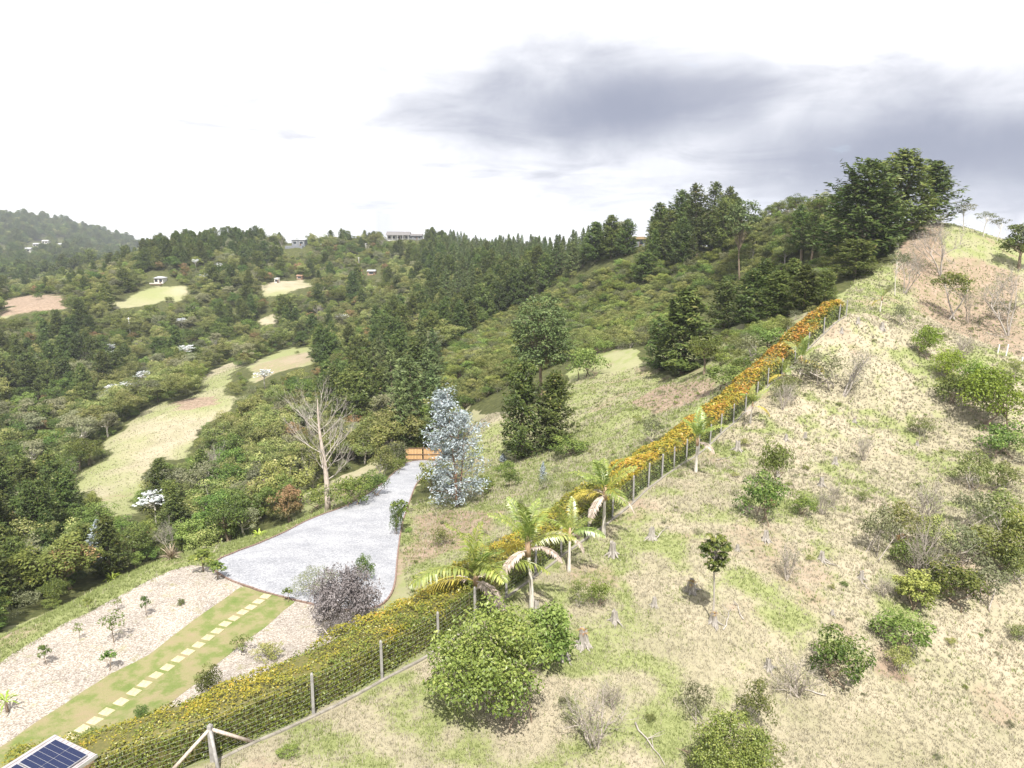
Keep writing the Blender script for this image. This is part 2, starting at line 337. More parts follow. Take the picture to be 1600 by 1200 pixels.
M['frond_yellow'] = leafmat('frond_yellow', [(0, (0.38, 0.30, 0.03)), (1, (0.66, 0.56, 0.11))], hue=.01, val=.12, gloss=.06)
M['frond_dead'] = leafmat('frond_dead', [(0, (0.30, 0.235, 0.185)), (1, (0.60, 0.52, 0.46))], hue=.01, val=.12, trans=.2)
M['fern'] = leafmat('fern', [(0, (0.20, 0.30, 0.03)), (1, (0.42, 0.52, 0.10))], hue=.01, val=.1)
M['bromelia'] = leafmat('bromelia', [(0, (0.22, 0.12, 0.05)), (.5, (0.38, 0.22, 0.12)), (1, (0.50, 0.40, 0.16))], hue=.02, val=.2)

# ------------------------------------------------------------------ pixel outlines sighted on the ground
DRIVE = [(326,882),(385,858),(440,835),(480,814),(515,801),(560,781),(588,766),(603,751),(621,736),(636,720),(690,719),(672,733),(652,755),(640,785),(630,812),(624,845),(620,880),(618,910),(612,932),(590,952),(545,955),(500,947),(425,931),(350,906)]
LAWN = [(377,918),(425,930),(462,941),(425,972),(385,1002),(340,1037),(309,1067),(272,1095),(203,1149),(140,1200),(80,1250),(-20,1250),(-20,1182),(0,1168),(172,1054),(234,1023)]
BED_L = [(296,886),(326,890),(350,905),(377,919),(234,1024),(172,1055),(0,1169),(-30,1190),(-60,1110),(0,1043),(100,978),(200,927),(270,893)]
BED_R = [(463,942),(500,948),(545,958),(530,1000),(470,1030),(410,1075),(340,1120),(280,1165),(220,1215),(145,1205),(204,1150),(273,1096),(310,1068),(341,1038),(386,1003),(426,973)]
MEADOW = [(375,562),(325,582),(312,595),(310,607),(292,628),(230,635),(200,670),(170,690),(155,725),(112,745),(105,757),(135,767),(165,785),(200,803),(222,803),(220,772),(217,742),(240,715),(292,720),(300,690),(322,660),(350,642),(362,630),(355,605),(372,580)]
STRIPS = [[(375,575),(400,562),(440,545),(492,543),(487,570),(440,582),(400,600)], [(165,478),(230,450),(250,443),(292,448),(287,470),(240,474),(185,482)],
          [(408,452),(430,440),(482,435),(490,450),(440,462),(412,467)], [(0,478),(30,463),(60,460),(100,470),(105,482),(60,484),(20,497),(0,502)], [(398,500),(430,488),(440,500),(405,508)]]
BANK = [(455,805),(475,772),(540,738),(585,716),(600,742),(560,772),(500,802)]
CLEAR_R = [(735,625),(790,645),(850,640),(900,570),(940,548),(990,543),(1025,580),(1100,583),(1135,605),(1100,640),(1000,705),(880,785),(800,835),(700,905),(640,935),(622,850),(640,790),(690,770),(720,700)]
GRASSBANK = [(330,862),(400,835),(500,797),(520,803),(440,838),(326,882),(270,895),(200,928),(100,980),(0,1045),(-60,1075),(-60,1005),(0,990),(100,945),(200,897),(270,866)]
HOUSES = [(600,358,664,374),(0,388,14,404),(34,384,50,397),(50,377,62,389),(64,372,76,384),(88,377,102,389),(446,370,480,392),(228,424,264,448),(980,368,1012,390),(566,420,596,434),(426,436,440,446)]
def world_poly(pp): return [tuple(hit(u, v)[:2]) for u, v in pp]
WP = {k: world_poly(p) for k, p in dict(drive=DRIVE, lawn=LAWN, bedl=BED_L, bedr=BED_R, meadow=MEADOW, bank=BANK, clear=CLEAR_R, gb=GRASSBANK).items()}
WSTR = [world_poly(p) for p in STRIPS]
FENCE_PX = [(490,1118),(597,1062),(685,1013),(800,925),(880,865),(983,790),(1060,728),(1125,678),(1200,602),(1262,545),(1322,494)]
_fp = [hit(u, v) for u, v in FENCE_PX]
_dirn = (_fp[1] - _fp[0]).normalized()
CORNER = ground(_fp[0].x - _dirn.x * 4.3, _fp[0].y - _dirn.y * 4.3)
_d2 = Vector((-0.93, -0.37, 0))
FENCE_TAIL = ground(CORNER.x + _d2.x * 7, CORNER.y + _d2.y * 7)
FLINE = np.array([(FENCE_TAIL.x, FENCE_TAIL.y), (CORNER.x, CORNER.y)] + [(p.x, p.y) for p in _fp])
_seg = np.r_[0, np.cumsum(np.hypot(*np.diff(FLINE, axis=0).T))]
def fence_at(s):
    s = np.asarray(s, float); x = np.interp(s, _seg, FLINE[:, 0]); y = np.interp(s, _seg, FLINE[:, 1]); return x, y
def fence_side(x, y):
    """signed distance from the fence line, positive on the right-hand side"""
    best = np.full(np.shape(x), 1e9); sg = np.zeros(np.shape(x))
    for (x1, y1), (x2, y2) in zip(FLINE[:-1], FLINE[1:]):
        dx, dy = x2 - x1, y2 - y1; l2 = dx * dx + dy * dy
        t = np.clip(((x - x1) * dx + (y - y1) * dy) / l2, 0, 1); d = np.hypot(x - x1 - t * dx, y - y1 - t * dy)
        cr = ((x - x1) * dy - (y - y1) * dx)
        up = d < best; best = np.where(up, d, best); sg = np.where(up, np.sign(cr), sg)
    return best * sg
# ------------------------------------------------------------------ ground cover, fixed to the ground
def soft(x, y, poly, w):
    """1 inside the outline, falling to 0 with an uneven edge"""
    ox = (fbm(x / (3 * w), y / (3 * w), 21, 3) - .5) * 2 * w; oy = (fbm(x / (3 * w), y / (3 * w), 31, 3) - .5) * 2 * w
    acc = 0
    for dx, dy in ((0, 0), (.4, 0), (-.4, 0), (0, .4), (0, -.4)):
        acc = acc + inpoly(x + ox + dx * w, y + oy + dy * w, poly)
    return acc / 5.0
SOILS = [([(985,628),(1040,600),(1115,597),(1105,618),(1020,650)], .62), ([(1360,1040),(1385,1012),(1400,1030),(1425,1075),(1380,1075)], .9), ([(640,800),(720,790),(790,800),(760,840),(690,870),(640,890)], .55),
         ([(1420,345),(1460,345),(1470,400),(1450,450),(1400,450),(1400,400)], .6), ([(1440,400),(1520,400),(1600,430),(1600,560),(1520,530),(1420,480)], .5), ([(0,478),(30,463),(60,460),(100,470),(105,482),(60,484),(20,497),(0,502)], .9),
         ([(385,578),(440,558),(490,548),(487,570),(440,582),(400,600)], .35), ([(270,628),(330,622),(335,634),(285,640)], .9), ([(960,395),(1010,388),(1005,420),(960,430)], .5), ([(510,770),(560,745),(580,742),(560,762),(500,795)], .7), ([(616,850),(640,800),(650,850),(640,930),(600,960)], .5)]
WSOIL = [(world_poly(p), a) for p, a in SOILS]
WHILL = world_poly([(1300,500),(1330,440),(1390,410),(1420,352),(1480,345),(1590,398),(1600,560),(1400,560)]); WUP = world_poly([(1010,540),(1130,512),(1290,480),(1315,492),(1200,600),(1130,608),(1060,585)])
WTAN = world_poly([(1200,1130),(1400,1090),(1450,970),(1600,920),(1700,900),(1700,1300),(1180,1300)])
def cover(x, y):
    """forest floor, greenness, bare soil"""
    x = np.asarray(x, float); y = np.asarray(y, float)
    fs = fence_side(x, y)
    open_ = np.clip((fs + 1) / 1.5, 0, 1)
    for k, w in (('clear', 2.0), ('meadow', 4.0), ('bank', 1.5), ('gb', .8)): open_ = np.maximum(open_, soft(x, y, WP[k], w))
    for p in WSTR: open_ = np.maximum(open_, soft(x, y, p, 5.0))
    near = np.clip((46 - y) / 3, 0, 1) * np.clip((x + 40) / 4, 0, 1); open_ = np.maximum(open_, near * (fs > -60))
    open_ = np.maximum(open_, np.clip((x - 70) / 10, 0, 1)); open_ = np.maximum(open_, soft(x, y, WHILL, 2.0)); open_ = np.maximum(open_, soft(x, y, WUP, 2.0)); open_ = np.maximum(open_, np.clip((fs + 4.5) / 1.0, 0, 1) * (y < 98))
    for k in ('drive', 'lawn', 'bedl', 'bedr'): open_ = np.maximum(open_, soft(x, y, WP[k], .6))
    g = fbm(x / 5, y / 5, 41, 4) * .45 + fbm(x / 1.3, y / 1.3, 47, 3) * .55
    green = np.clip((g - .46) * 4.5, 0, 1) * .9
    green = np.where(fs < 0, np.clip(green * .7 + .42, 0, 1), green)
    green = np.maximum(green, soft(x, y, WP['gb'], 1.0)); green = np.maximum(green, soft(x, y, WP['bank'], 1.0) * .6)
    green = np.where((y > 95) & (x > 0) & (fs > 0), green * .6, green); green = np.where((x < 0) & (y > 110), np.clip(fbm(x / 14, y / 14, 191, 4) * 1.5 - .42, 0, .62), green)
    green = green * (1 - .8 * soft(x, y, WTAN, 2.5))
    soil = np.zeros_like(x)
    for p, a in WSOIL: soil = np.maximum(soil, soft(x, y, p, 1.6) * a)
    soil = np.maximum(soil, np.clip((fbm(x / 4.5, y / 4.5, 61, 4) - .60) * 6, 0, 1) * .38 * open_)
    return 1 - open_, green, soil
def ground_mat():
    m, nt, out = newmat('ground_cover'); L = nt.links.new
    tc = nd(nt, 'ShaderNodeTexCoord')
    at = nd(nt, 'ShaderNodeAttribute'); at.attribute_name = 'cov'; sp = nd(nt, 'ShaderNodeSeparateColor'); L(at.outputs['Color'], sp.inputs[0])
    def noise(sc, det, ro=.6, stretch=None):
        n = nd(nt, 'ShaderNodeTexNoise'); n.inputs['Scale'].default_value = sc; n.inputs['Detail'].default_value = det; n.inputs['Roughness'].default_value = ro
        if stretch:
            mp = nd(nt, 'ShaderNodeMapping'); mp.inputs['Scale'].default_value = stretch; L(tc.outputs['Object'], mp.inputs[0]); L(mp.outputs[0], n.inputs[0])
        else: L(tc.outputs['Object'], n.inputs[0])
        return n.outputs[0]
    def mix(f, a, b, mode='MIX'):
        n = nd(nt, 'ShaderNodeMix', data_type='RGBA', blend_type=mode)
        if isinstance(f, float): n.inputs[0].default_value = f
        else: L(f, n.inputs[0])
        L(a, n.inputs[6]); L(b, n.inputs[7]); return n.outputs[2]
    def mr(v, a, b, c=0., d=1.):
        n = nd(nt, 'ShaderNodeMapRange', interpolation_type='SMOOTHSTEP'); L(v, n.inputs[0])
        for i, q in enumerate((a, b, c, d)): n.inputs[i + 1].default_value = q
        return n.outputs[0]
    n0 = noise(.055, 6, .62); n1 = noise(.9, 6, .68); n2 = noise(5.5, 5, .7); n3 = noise(.22, 5, .6)
    dry = ramp(nt, n1, [(.28, (0.205, 0.190, 0.135)), (.44, (0.272, 0.252, 0.182)), (.60, (0.330, 0.298, 0.222)), (.78, (0.395, 0.345, 0.282))])
    dry2 = ramp(nt, n3, [(.35, (0.245, 0.240, 0.140)), (.62, (0.36, 0.305, 0.230))])
    dry = mix(.45, dry, dry2); dry = mix(.35, dry, ramp(nt, n0, [(.36, (0.20, 0.175, 0.105)), (.5, (0.31, 0.275, 0.185)), (.64, (0.37, 0.31, 0.23))]))
    grn = ramp(nt, n2, [(.28, (0.150, 0.172, 0.065)), (.52, (0.215, 0.236, 0.100)), (.75, (0.280, 0.290, 0.140))])
    soil = ramp(nt, n1, [(.3, (0.16, 0.118, 0.085)), (.55, (0.265, 0.200, 0.148)), (.75, (0.36, 0.285, 0.225))])
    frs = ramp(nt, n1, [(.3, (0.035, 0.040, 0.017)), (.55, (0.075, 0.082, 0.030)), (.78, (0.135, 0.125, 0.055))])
    jit = nd(nt, 'ShaderNodeMath', operation='MULTIPLY_ADD'); L(n2, jit.inputs[0]); jit.inputs[1].default_value = 1.1
    sub = nd(nt, 'ShaderNodeMath', operation='SUBTRACT'); L(sp.outputs[1], sub.inputs[0]); sub.inputs[1].default_value = .55; L(sub.outputs[0], jit.inputs[2])
    c = mix(mr(jit.outputs[0], .05, .75), dry, grn)
    js = nd(nt, 'ShaderNodeMath', operation='MULTIPLY_ADD'); L(n1, js.inputs[0]); js.inputs[1].default_value = 1.0
    sb2 = nd(nt, 'ShaderNodeMath', operation='SUBTRACT'); L(sp.outputs[2], sb2.inputs[0]); sb2.inputs[1].default_value = .5; L(sb2.outputs[0], js.inputs[2])
    c = mix(mr(js.outputs[0], .1, .6), c, soil)
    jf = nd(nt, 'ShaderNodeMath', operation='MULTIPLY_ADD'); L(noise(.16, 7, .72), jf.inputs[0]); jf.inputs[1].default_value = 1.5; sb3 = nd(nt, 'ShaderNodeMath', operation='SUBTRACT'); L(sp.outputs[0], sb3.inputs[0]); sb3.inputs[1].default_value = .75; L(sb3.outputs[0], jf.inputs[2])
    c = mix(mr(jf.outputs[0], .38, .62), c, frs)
    spk = ramp(nt, noise(26, 3, .75), [(.33, (.80, .80, .78)), (.5, (1, 1, 1)), (.68, (1.14, 1.13, 1.12))])
    c = mix(1.0, c, spk, 'MULTIPLY')
    b = nd(nt, 'ShaderNodeBsdfPrincipled'); b.inputs['Roughness'].default_value = .95; b.inputs['Specular IOR Level'].default_value = .1
    L(c, b.inputs['Base Color'])
    bp = nd(nt, 'ShaderNodeBump'); bp.inputs['Strength'].default_value = .7; bp.inputs['Distance'].default_value = .06
    ad = nd(nt, 'ShaderNodeMath', operation='ADD'); L(n2, ad.inputs[0]); L(n1, ad.inputs[1]); L(ad.outputs[0], bp.inputs['Height']); L(bp.outputs[0], b.inputs['Normal'])
    L(b.outputs[0], out.inputs[0]); return m
def build_terrain():
    f, g, s = cover(_gx.ravel(), _gy.ravel())
    nx, ny = len(GX), len(GY); j, i = np.meshgrid(np.arange(ny - 1), np.arange(nx - 1), indexing='ij'); a = j * nx + i
    F = np.stack([a, a + 1, a + nx + 1, a + nx], -1).reshape(-1, 4)
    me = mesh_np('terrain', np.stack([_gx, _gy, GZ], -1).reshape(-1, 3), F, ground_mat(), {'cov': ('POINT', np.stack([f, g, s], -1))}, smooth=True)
    tag(link('terrain', me), kind='structure')
build_terrain()

# ------------------------------------------------------------------ drive, lawn and beds laid on the ground
def densify(poly, step):
    out = []
    for (x1, y1), (x2, y2) in zip(poly, poly[1:] + poly[:1]):
        k = max(1, int(math.hypot(x2 - x1, y2 - y1) / step))
        for q in range(k): out.append((x1 + (x2 - x1) * q / k, y1 + (y2 - y1) * q / k))
    return out
def smooth_poly(poly, it=2):
    for _ in range(it):
        n = []
        for (x1, y1), (x2, y2) in zip(poly, poly[1:] + poly[:1]):
            n += [(x1 * .75 + x2 * .25, y1 * .75 + y2 * .25), (x1 * .25 + x2 * .75, y1 * .25 + y2 * .75)]
        poly = n
    return poly
def sheet(name, poly, lift, mat, wob=0.0, step=.5):
    poly = densify(poly, .4)
    if wob:
        a = np.array(poly); poly = [tuple(p) for p in np.c_[a[:, 0] + (fbm(a[:, 0] / .8, a[:, 1] / .8, 71, 3) - .5) * 2 * wob, a[:, 1] + (fbm(a[:, 0] / .8, a[:, 1] / .8, 81, 3) - .5) * 2 * wob]]
    a = np.array(poly); x0, y0 = a.min(0); x1, y1 = a.max(0)
    gx, gy = np.meshgrid(np.arange(x0, x1, step), np.arange(y0, y1, step)); gx = gx.ravel() + .01; gy = gy.ravel() + .013
    k = inpoly(gx, gy, poly); pts = [Vector(p) for p in poly] + [Vector((p, q)) for p, q in zip(gx[k], gy[k])]
    n = len(poly)
    vs, es, fs, _, _, _ = delaunay_2d_cdt(pts, [(i, (i + 1) % n) for i in range(n)], [], 1, 1e-4)
    V = np.array([(v.x, v.y) for v in vs]); z = H(V[:, 0], V[:, 1]) + lift
    me = mesh_np(name, np.c_[V, z], np.array([f for f in fs if len(f) == 3]), mat, smooth=True)
    if me.polygons[0].normal.z < 0: me.flip_normals()
    return tag(link(name, me), kind='structure')
def gravel_mat(name, stops, sc, bump, patch=None):
    m, nt, out = newmat(name); L = nt.links.new; tc = nd(nt, 'ShaderNodeTexCoord')
    v = nd(nt, 'ShaderNodeTexVoronoi'); v.inputs['Scale'].default_value = sc; L(tc.outputs['Object'], v.inputs[0])
    sc_ = nd(nt, 'ShaderNodeSeparateColor'); L(v.outputs['Color'], sc_.inputs[0])
    c = ramp(nt, sc_.outputs[0], stops)
    n = nd(nt, 'ShaderNodeTexNoise'); n.inputs['Scale'].default_value = .55; n.inputs['Detail'].default_value = 6; L(tc.outputs['Object'], n.inputs[0])
    mu = ramp(nt, n.outputs[0], [(.3, (.82, .82, .83)), (.7, (1.1, 1.09, 1.07))])
    mx = nd(nt, 'ShaderNodeMix', data_type='RGBA', blend_type='MULTIPLY'); mx.inputs[0].default_value = 1; L(c, mx.inputs[6]); L(mu, mx.inputs[7]); c = mx.outputs[2]
    if patch:
        n2 = nd(nt, 'ShaderNodeTexNoise'); n2.inputs['Scale'].default_value = patch[1]; n2.inputs['Detail'].default_value = 7; n2.inputs['Roughness'].default_value = .7; L(tc.outputs['Object'], n2.inputs[0])
        f = nd(nt, 'ShaderNodeMapRange', interpolation_type='SMOOTHSTEP'); f.inputs[1].default_value = patch[2]; f.inputs[2].default_value = patch[3]; L(n2.outputs[0], f.inputs[0])
        m2 = nd(nt, 'ShaderNodeMix', data_type='RGBA'); L(f.outputs[0], m2.inputs[0]); L(c, m2.inputs[6]); m2.inputs[7].default_value = rgb(patch[0]); c = m2.outputs[2]
    b = nd(nt, 'ShaderNodeBsdfPrincipled'); b.inputs['Roughness'].default_value = .9; b.inputs['Specular IOR Level'].default_value = .15; L(c, b.inputs['Base Color'])
    bp = nd(nt, 'ShaderNodeBump'); bp.inputs['Strength'].default_value = bump; bp.inputs['Distance'].default_value = .03; L(v.outputs['Distance'], bp.inputs['Height']); L(bp.outputs[0], b.inputs['Normal'])
    L(b.outputs[0], out.inputs[0]); return m
M['gravel'] = gravel_mat('gravel', [(0, (.215, .22, .24)), (.5, (.295, .302, .325)), (1, (.385, .392, .415))], 14, .6)
M['chips'] = gravel_mat('chips', [(0, (.19, .160, .130)), (.5, (.315, .278, .240)), (1, (.45, .415, .375))], 17, .9, ((.22, .21, .11), 1.3, .55, .72))
DRIVE_W = smooth_poly(WP['drive'], 2)
drive = sheet('gravel_driveway', DRIVE_W, .045, M['gravel'], .05)
def grow(poly, d):
    a = np.array(poly); c = np.roll(a, -1, 0) - np.roll(a, 1, 0); n = np.c_[c[:, 1], -c[:, 0]] / np.linalg.norm(c, axis=1)[:, None]
    return [tuple(p) for p in a + n * d * (1 if inpoly(*(a[0] - n[0] * .05), poly) else -1)]
bedl = sheet('gravel_bed', grow(WP['bedl'], .25), .030, M['chips'], .15)
bedr = sheet('gravel_bed', grow(WP['bedr'], .25), .030, M['chips'], .15)
def lawn_mat():
    m, nt, out = newmat('lawn_grass'); L = nt.links.new; tc = nd(nt, 'ShaderNodeTexCoord')
    n = nd(nt, 'ShaderNodeTexNoise'); n.inputs['Scale'].default_value = .75; n.inputs['Detail'].default_value = 7; n.inputs['Roughness'].default_value = .68; L(tc.outputs['Object'], n.inputs[0])
    c = ramp(nt, n.outputs[0], [(.30, (.25, .20, .125)), (.47, (.215, .20, .10)), (.56, (.15, .175, .06)), (.75, (.10, .15, .035))])
    b = nd(nt, 'ShaderNodeBsdfPrincipled'); b.inputs['Roughness'].default_value = .95; b.inputs['Specular IOR Level'].default_value = .1; L(c, b.inputs['Base Color'])
    n2 = nd(nt, 'ShaderNodeTexNoise'); n2.inputs['Scale'].default_value = 18; n2.inputs['Detail'].default_value = 4; L(tc.outputs['Object'], n2.inputs[0])
    bp = nd(nt, 'ShaderNodeBump'); bp.inputs['Strength'].default_value = .8; bp.inputs['Distance'].default_value = .05; L(n2.outputs[0], bp.inputs['Height']); L(bp.outputs[0], b.inputs['Normal'])
    L(b.outputs[0], out.inputs[0]); return m
M['lawn'] = lawn_mat()
lawn = sheet('lawn', WP['lawn'], .040, M['lawn'], .08)
# low brick edging round the drive
M['edging'] = surf('edging', (.13, .085, .065), (.25, .175, .145), 6, objrand=0)
def edging():
    mb = MB(); a = densify(DRIVE_W, .3)
    for p, q in zip(a, a[1:] + a[:1]):
        d = math.hypot(q[0] - p[0], q[1] - p[1])
        if d < .05: continue
        cx_, cy_ = (p[0] + q[0]) / 2, (p[1] + q[1]) / 2
        mb.box((cx_, cy_, float(H(cx_, cy_)) + .03), (d * .94, .10, .17 + random.uniform(-.02, .02)), math.atan2(q[1] - p[1], q[0] - p[0]))
    tag(mb.build('driveway_edging', M['edging']), kind='structure')
edging()
# stepping stones across the lawn
M['flag'] = surf('flagstone', (.30, .255, .15), (.45, .40, .26), 7, bump=.5, objrand=.08)
STONES = [(415,933),(404,941),(392,950)] + [(u * .3167, 820 + v * .3167) for u, v in [(1198,435),(1155,465),(1112,493),(1072,528),(1027,560),(980,597),(928,632),(880,667),(826,708),(772,746),(714,790),(662,830),(598,878),(528,928),(468,972),(410,1013),(350,1050)]]
def stones():
    w = [hit(u, v) for u, v in STONES]
    for k in range(len(w)):
        a, b = w[max(k - 1, 0)], w[min(k + 1, len(w) - 1)]; rz = math.atan2(b.y - a.y, b.x - a.x) + random.uniform(-.05, .05)
        mb = MB(); L2, W2 = .235, .275; t = []
        for sx, sy in ((-1, -1), (1, -1), (1, 1), (-1, 1)): t.append((sx * L2 * random.uniform(.94, 1.05), sy * W2 * random.uniform(.94, 1.05)))
        v = [(x, y, -.1) for x, y in t] + [(x, y, .02) for x, y in t] + [(x * .94, y * .94, .035) for x, y in t]
        mb.add(v, [[0, 1, 5, 4], [1, 2, 6, 5], [2, 3, 7, 6], [3, 0, 4, 7], [4, 5, 9, 8], [5, 6, 10, 9], [6, 7, 11, 10], [7, 4, 8, 11], [8, 9, 10, 11]])
        o = mb.build('stepping_stone', M['flag'], lawn); o.location = (w[k].x, w[k].y, w[k].z + .040); o.rotation_euler = (0, 0, rz)
stones()

# ------------------------------------------------------------------ plant builders (leaf-sized faces on real limbs)
def norm(a): return a / (np.linalg.norm(a, axis=-1, keepdims=True) + 1e-9)
def leaves(c, n, size, aspect, rng, d=None, fold=.15):
    """one four-cornered leaf per centre; n = facing, d = direction it points (optional)"""
    N = len(c); n = norm(n)
    d = rng.normal(size=(N, 3)) if d is None else d
    d = norm(d - n * (d * n).sum(-1, keepdims=True)); s = np.cross(n, d)
    size = np.broadcast_to(size, (N,))[:, None]; w = size * aspect
    V = np.stack([c - d * size * .5, c + s * w * .5 + n * w * fold, c + d * size * .5, c - s * w * .5 + n * w * fold], 1).reshape(-1, 3)
    F = np.arange(N * 4).reshape(-1, 4); return V, F
def crown_mesh(name, parts, mat):
    V = np.concatenate([p[0] for p in parts]); k = 0; F = []; R = []
    for v, f, r in parts: F.append(f + k); R.append(r); k += len(v)
    return mesh_np(name, V, np.concatenate(F), mat, {'rnd': ('FACE', np.clip(np.concatenate(R), 0, 1))})
def sphere_pts(rng, n): return norm(rng.normal(size=(n, 3)))
PROTO = {}   # kind -> (list of (part name, mesh), nominal height, nominal width)
def broadleaf(key, seed, Hh, R, base, nclump, nleaf, leaf, mat, bark='bark', flat=.75, cl=.36, stems=1, aspect=.55, trunk=.035, tips=None, shell=.55, layer=False):
    rng = np.random.default_rng(seed); tb = MB(); parts = []
    cz = base + (Hh - base) * .5; rz = (Hh - base) * .5
    ctr = []
    for k in range(nclump * 6):
        d = sphere_pts(rng, 1)[0]
        if d[2] < -.55: continue
        r = rng.uniform(.12, 1) ** .6
        p = np.array([d[0] * R * r, d[1] * R * r, cz + d[2] * rz * r * (1 - cl * .3)])
        if all(np.linalg.norm((p - q) / np.array([R, R, rz])) > cl * .85 for q in ctr): ctr.append(p)
        if len(ctr) >= nclump: break
    feet = [np.array([rng.normal() * .06 * R * stems, rng.normal() * .06 * R * stems, 0]) if stems > 1 else np.zeros(3) for _ in range(stems)]
    forks = []
    for s in range(stems):
        top = np.array([rng.normal() * .12 * R * (1 + stems * .8), rng.normal() * .12 * R * (1 + stems * .8), base + (Hh - base) * rng.uniform(.25, .5)])
        mid = (feet[s] + top) / 2 + np.r_[rng.normal(size=2) * .05 * R, 0]
        r0 = Hh * trunk / stems ** .5; tb.tube([feet[s] - [0, 0, .3], feet[s] * .98 + [0, 0, Hh * .03], mid, top], [r0 * 1.35, r0, r0 * .75, r0 * .45], 7); forks.append((mid, top, r0))
    for p in ctr:
        mid, top, r0 = forks[rng.integers(stems)]; a = mid + (top - mid) * rng.uniform(.2, 1)
        m = (a + p) / 2 + rng.normal(size=3) * .06 * R; m[2] -= .05 * R
        tb.tube([a, m, p], [r0 * .36, r0 * .22, r0 * .07], 5, False)
    for p in ctr:
        k = int(nleaf / len(ctr) * rng.uniform(.7, 1.3)); dirs = sphere_pts(rng, k); dirs[:, 2] = np.abs(dirs[:, 2]) * np.where(rng.random(k) < .78, 1, -1)
        rr = (shell + (1 - shell) * rng.random(k) ** .7) * (.85 + .3 * rng.random(k)); cr = cl * R * rng.uniform(.75, 1.2)
        pos = p + dirs * rr[:, None] * np.array([cr, cr, cr * flat])
        nrm = dirs * .7 + np.array([0, 0, .65]) + rng.normal(size=(k, 3)) * .45
        V, F = leaves(pos, nrm, leaf * rng.uniform(.6, 1.35, k), aspect, rng)
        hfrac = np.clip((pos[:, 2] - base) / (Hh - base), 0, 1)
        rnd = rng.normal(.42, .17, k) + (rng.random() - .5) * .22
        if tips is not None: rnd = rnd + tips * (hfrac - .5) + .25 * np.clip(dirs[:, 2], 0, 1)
        parts.append((V, F, rnd))
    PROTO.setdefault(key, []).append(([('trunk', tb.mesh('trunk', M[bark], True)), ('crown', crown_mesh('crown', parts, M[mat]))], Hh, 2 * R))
def conifer(key, seed, Hh, R, base, nb, per, leaf, mat='conifer', bark='bark', droop=.15, prof=.75, up=.35, blunt=.12, tops=1):
    rng = np.random.default_rng(seed); tb = MB(); parts = []
    lean = rng.normal(size=2) * .02 * Hh
    tb.tube([[0, 0, -.3], [0, 0, Hh * .04], [lean[0] * .4, lean[1] * .4, Hh * .5], [lean[0], lean[1], Hh * .97]], [Hh * .026, Hh * .02, Hh * .012, .02], 7)
    lop = rng.uniform(.75, 1.2, 9)
    for b in range(nb):
        t = (b + rng.random()) / nb; z = base + (Hh - base) * t
        r = R * ((1 - t) ** prof + blunt * (1 - t)) * rng.uniform(.72, 1.15); az = b * 2.399 + rng.normal() * .3
        r *= lop[int((az % (2 * np.pi)) / (2 * np.pi) * 9) % 9] * np.clip(.45 + t * 5, .45, 1)
        rise = up * r * (.3 + t) - droop * r * (1 - t); dx = np.array([math.cos(az), math.sin(az)])
        cxy = lean * t
        end = np.r_[cxy + dx * r, z + rise]; st = np.r_[cxy, z]; md = (st + end) / 2 + np.array([0, 0, -.07 * r])
        rb = Hh * .005 * (1 - t * .7); tb.tube([st, md, end], [rb, rb * .7, rb * .25], 4, False)
        k = int(per * (.35 + .9 * (r / R))); q = np.clip(rng.random(k) ** .62, .12, 1); c = st + (end - st) * q[:, None]; c[:, 2] += -.28 * r * q * (1 - q)
        wd = r * .30 * (1.15 - q) + .10 * R
        side = np.array([-dx[1], dx[0], 0]); off = rng.normal(size=k) * wd * .62
        c = c + side * off[:, None]; c[:, 2] += rng.normal(size=k) * .055 * R - np.abs(off) * .14
        dr = np.r_[dx, .45 + .5 * t] + side * (off / (wd + 1e-6) * .7)[:, None] + rng.normal(size=(k, 3)) * .28
        nr = np.array([0, 0, 1.]) + np.r_[dx * .45, 0] + rng.normal(size=(k, 3)) * .5
        V, F = leaves(c, nr, leaf * rng.uniform(.6, 1.4, k), .36, rng, dr)
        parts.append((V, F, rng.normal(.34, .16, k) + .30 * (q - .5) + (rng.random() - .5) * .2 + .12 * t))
    for q in range(tops - 1):    # side leaders make the head uneven
        a = rng.uniform(0, 6.28); b0 = np.array([math.cos(a) * R * .16, math.sin(a) * R * .16, Hh * .55]); b1 = np.array([math.cos(a) * R * rng.uniform(.3, .5), math.sin(a) * R * rng.uniform(.3, .5), Hh * rng.uniform(.8, .95)]); tb.tube([b0, (b0 + b1) / 2, b1], [Hh * .008, Hh * .005, .015], 5, False)
        k = int(per * 5); q_ = rng.random(k); c = b0 + (b1 - b0) * q_[:, None]; rr = R * .26 * (1.1 - q_); dd = sphere_pts(rng, k); c = c + dd * rr[:, None] * np.array([1, 1, .6]); V, F = leaves(c, dd * .5 + np.array([0, 0, 1.]) + rng.normal(size=(k, 3)) * .4, leaf * rng.uniform(.6, 1.3, k), .36, rng, dd * .8 + np.array([0, 0, .7])); parts.append((V, F, rng.normal(.42, .17, k)))
    k = 40; zz = Hh * rng.uniform(.93, 1.03, k); c = np.c_[lean + rng.normal(size=(k, 2)) * .03 * R, zz]
    V, F = leaves(c, rng.normal(size=(k, 3)), leaf * .8, .3, rng, np.array([0, 0, 1.]) + rng.normal(size=(k, 3)) * .35); parts.append((V, F, rng.normal(.45, .15, k)))
    PROTO.setdefault(key, []).append(([('trunk', tb.mesh('trunk', M[bark], True)), ('crown', crown_mesh('crown', parts, M[mat]))], Hh, 2 * R))
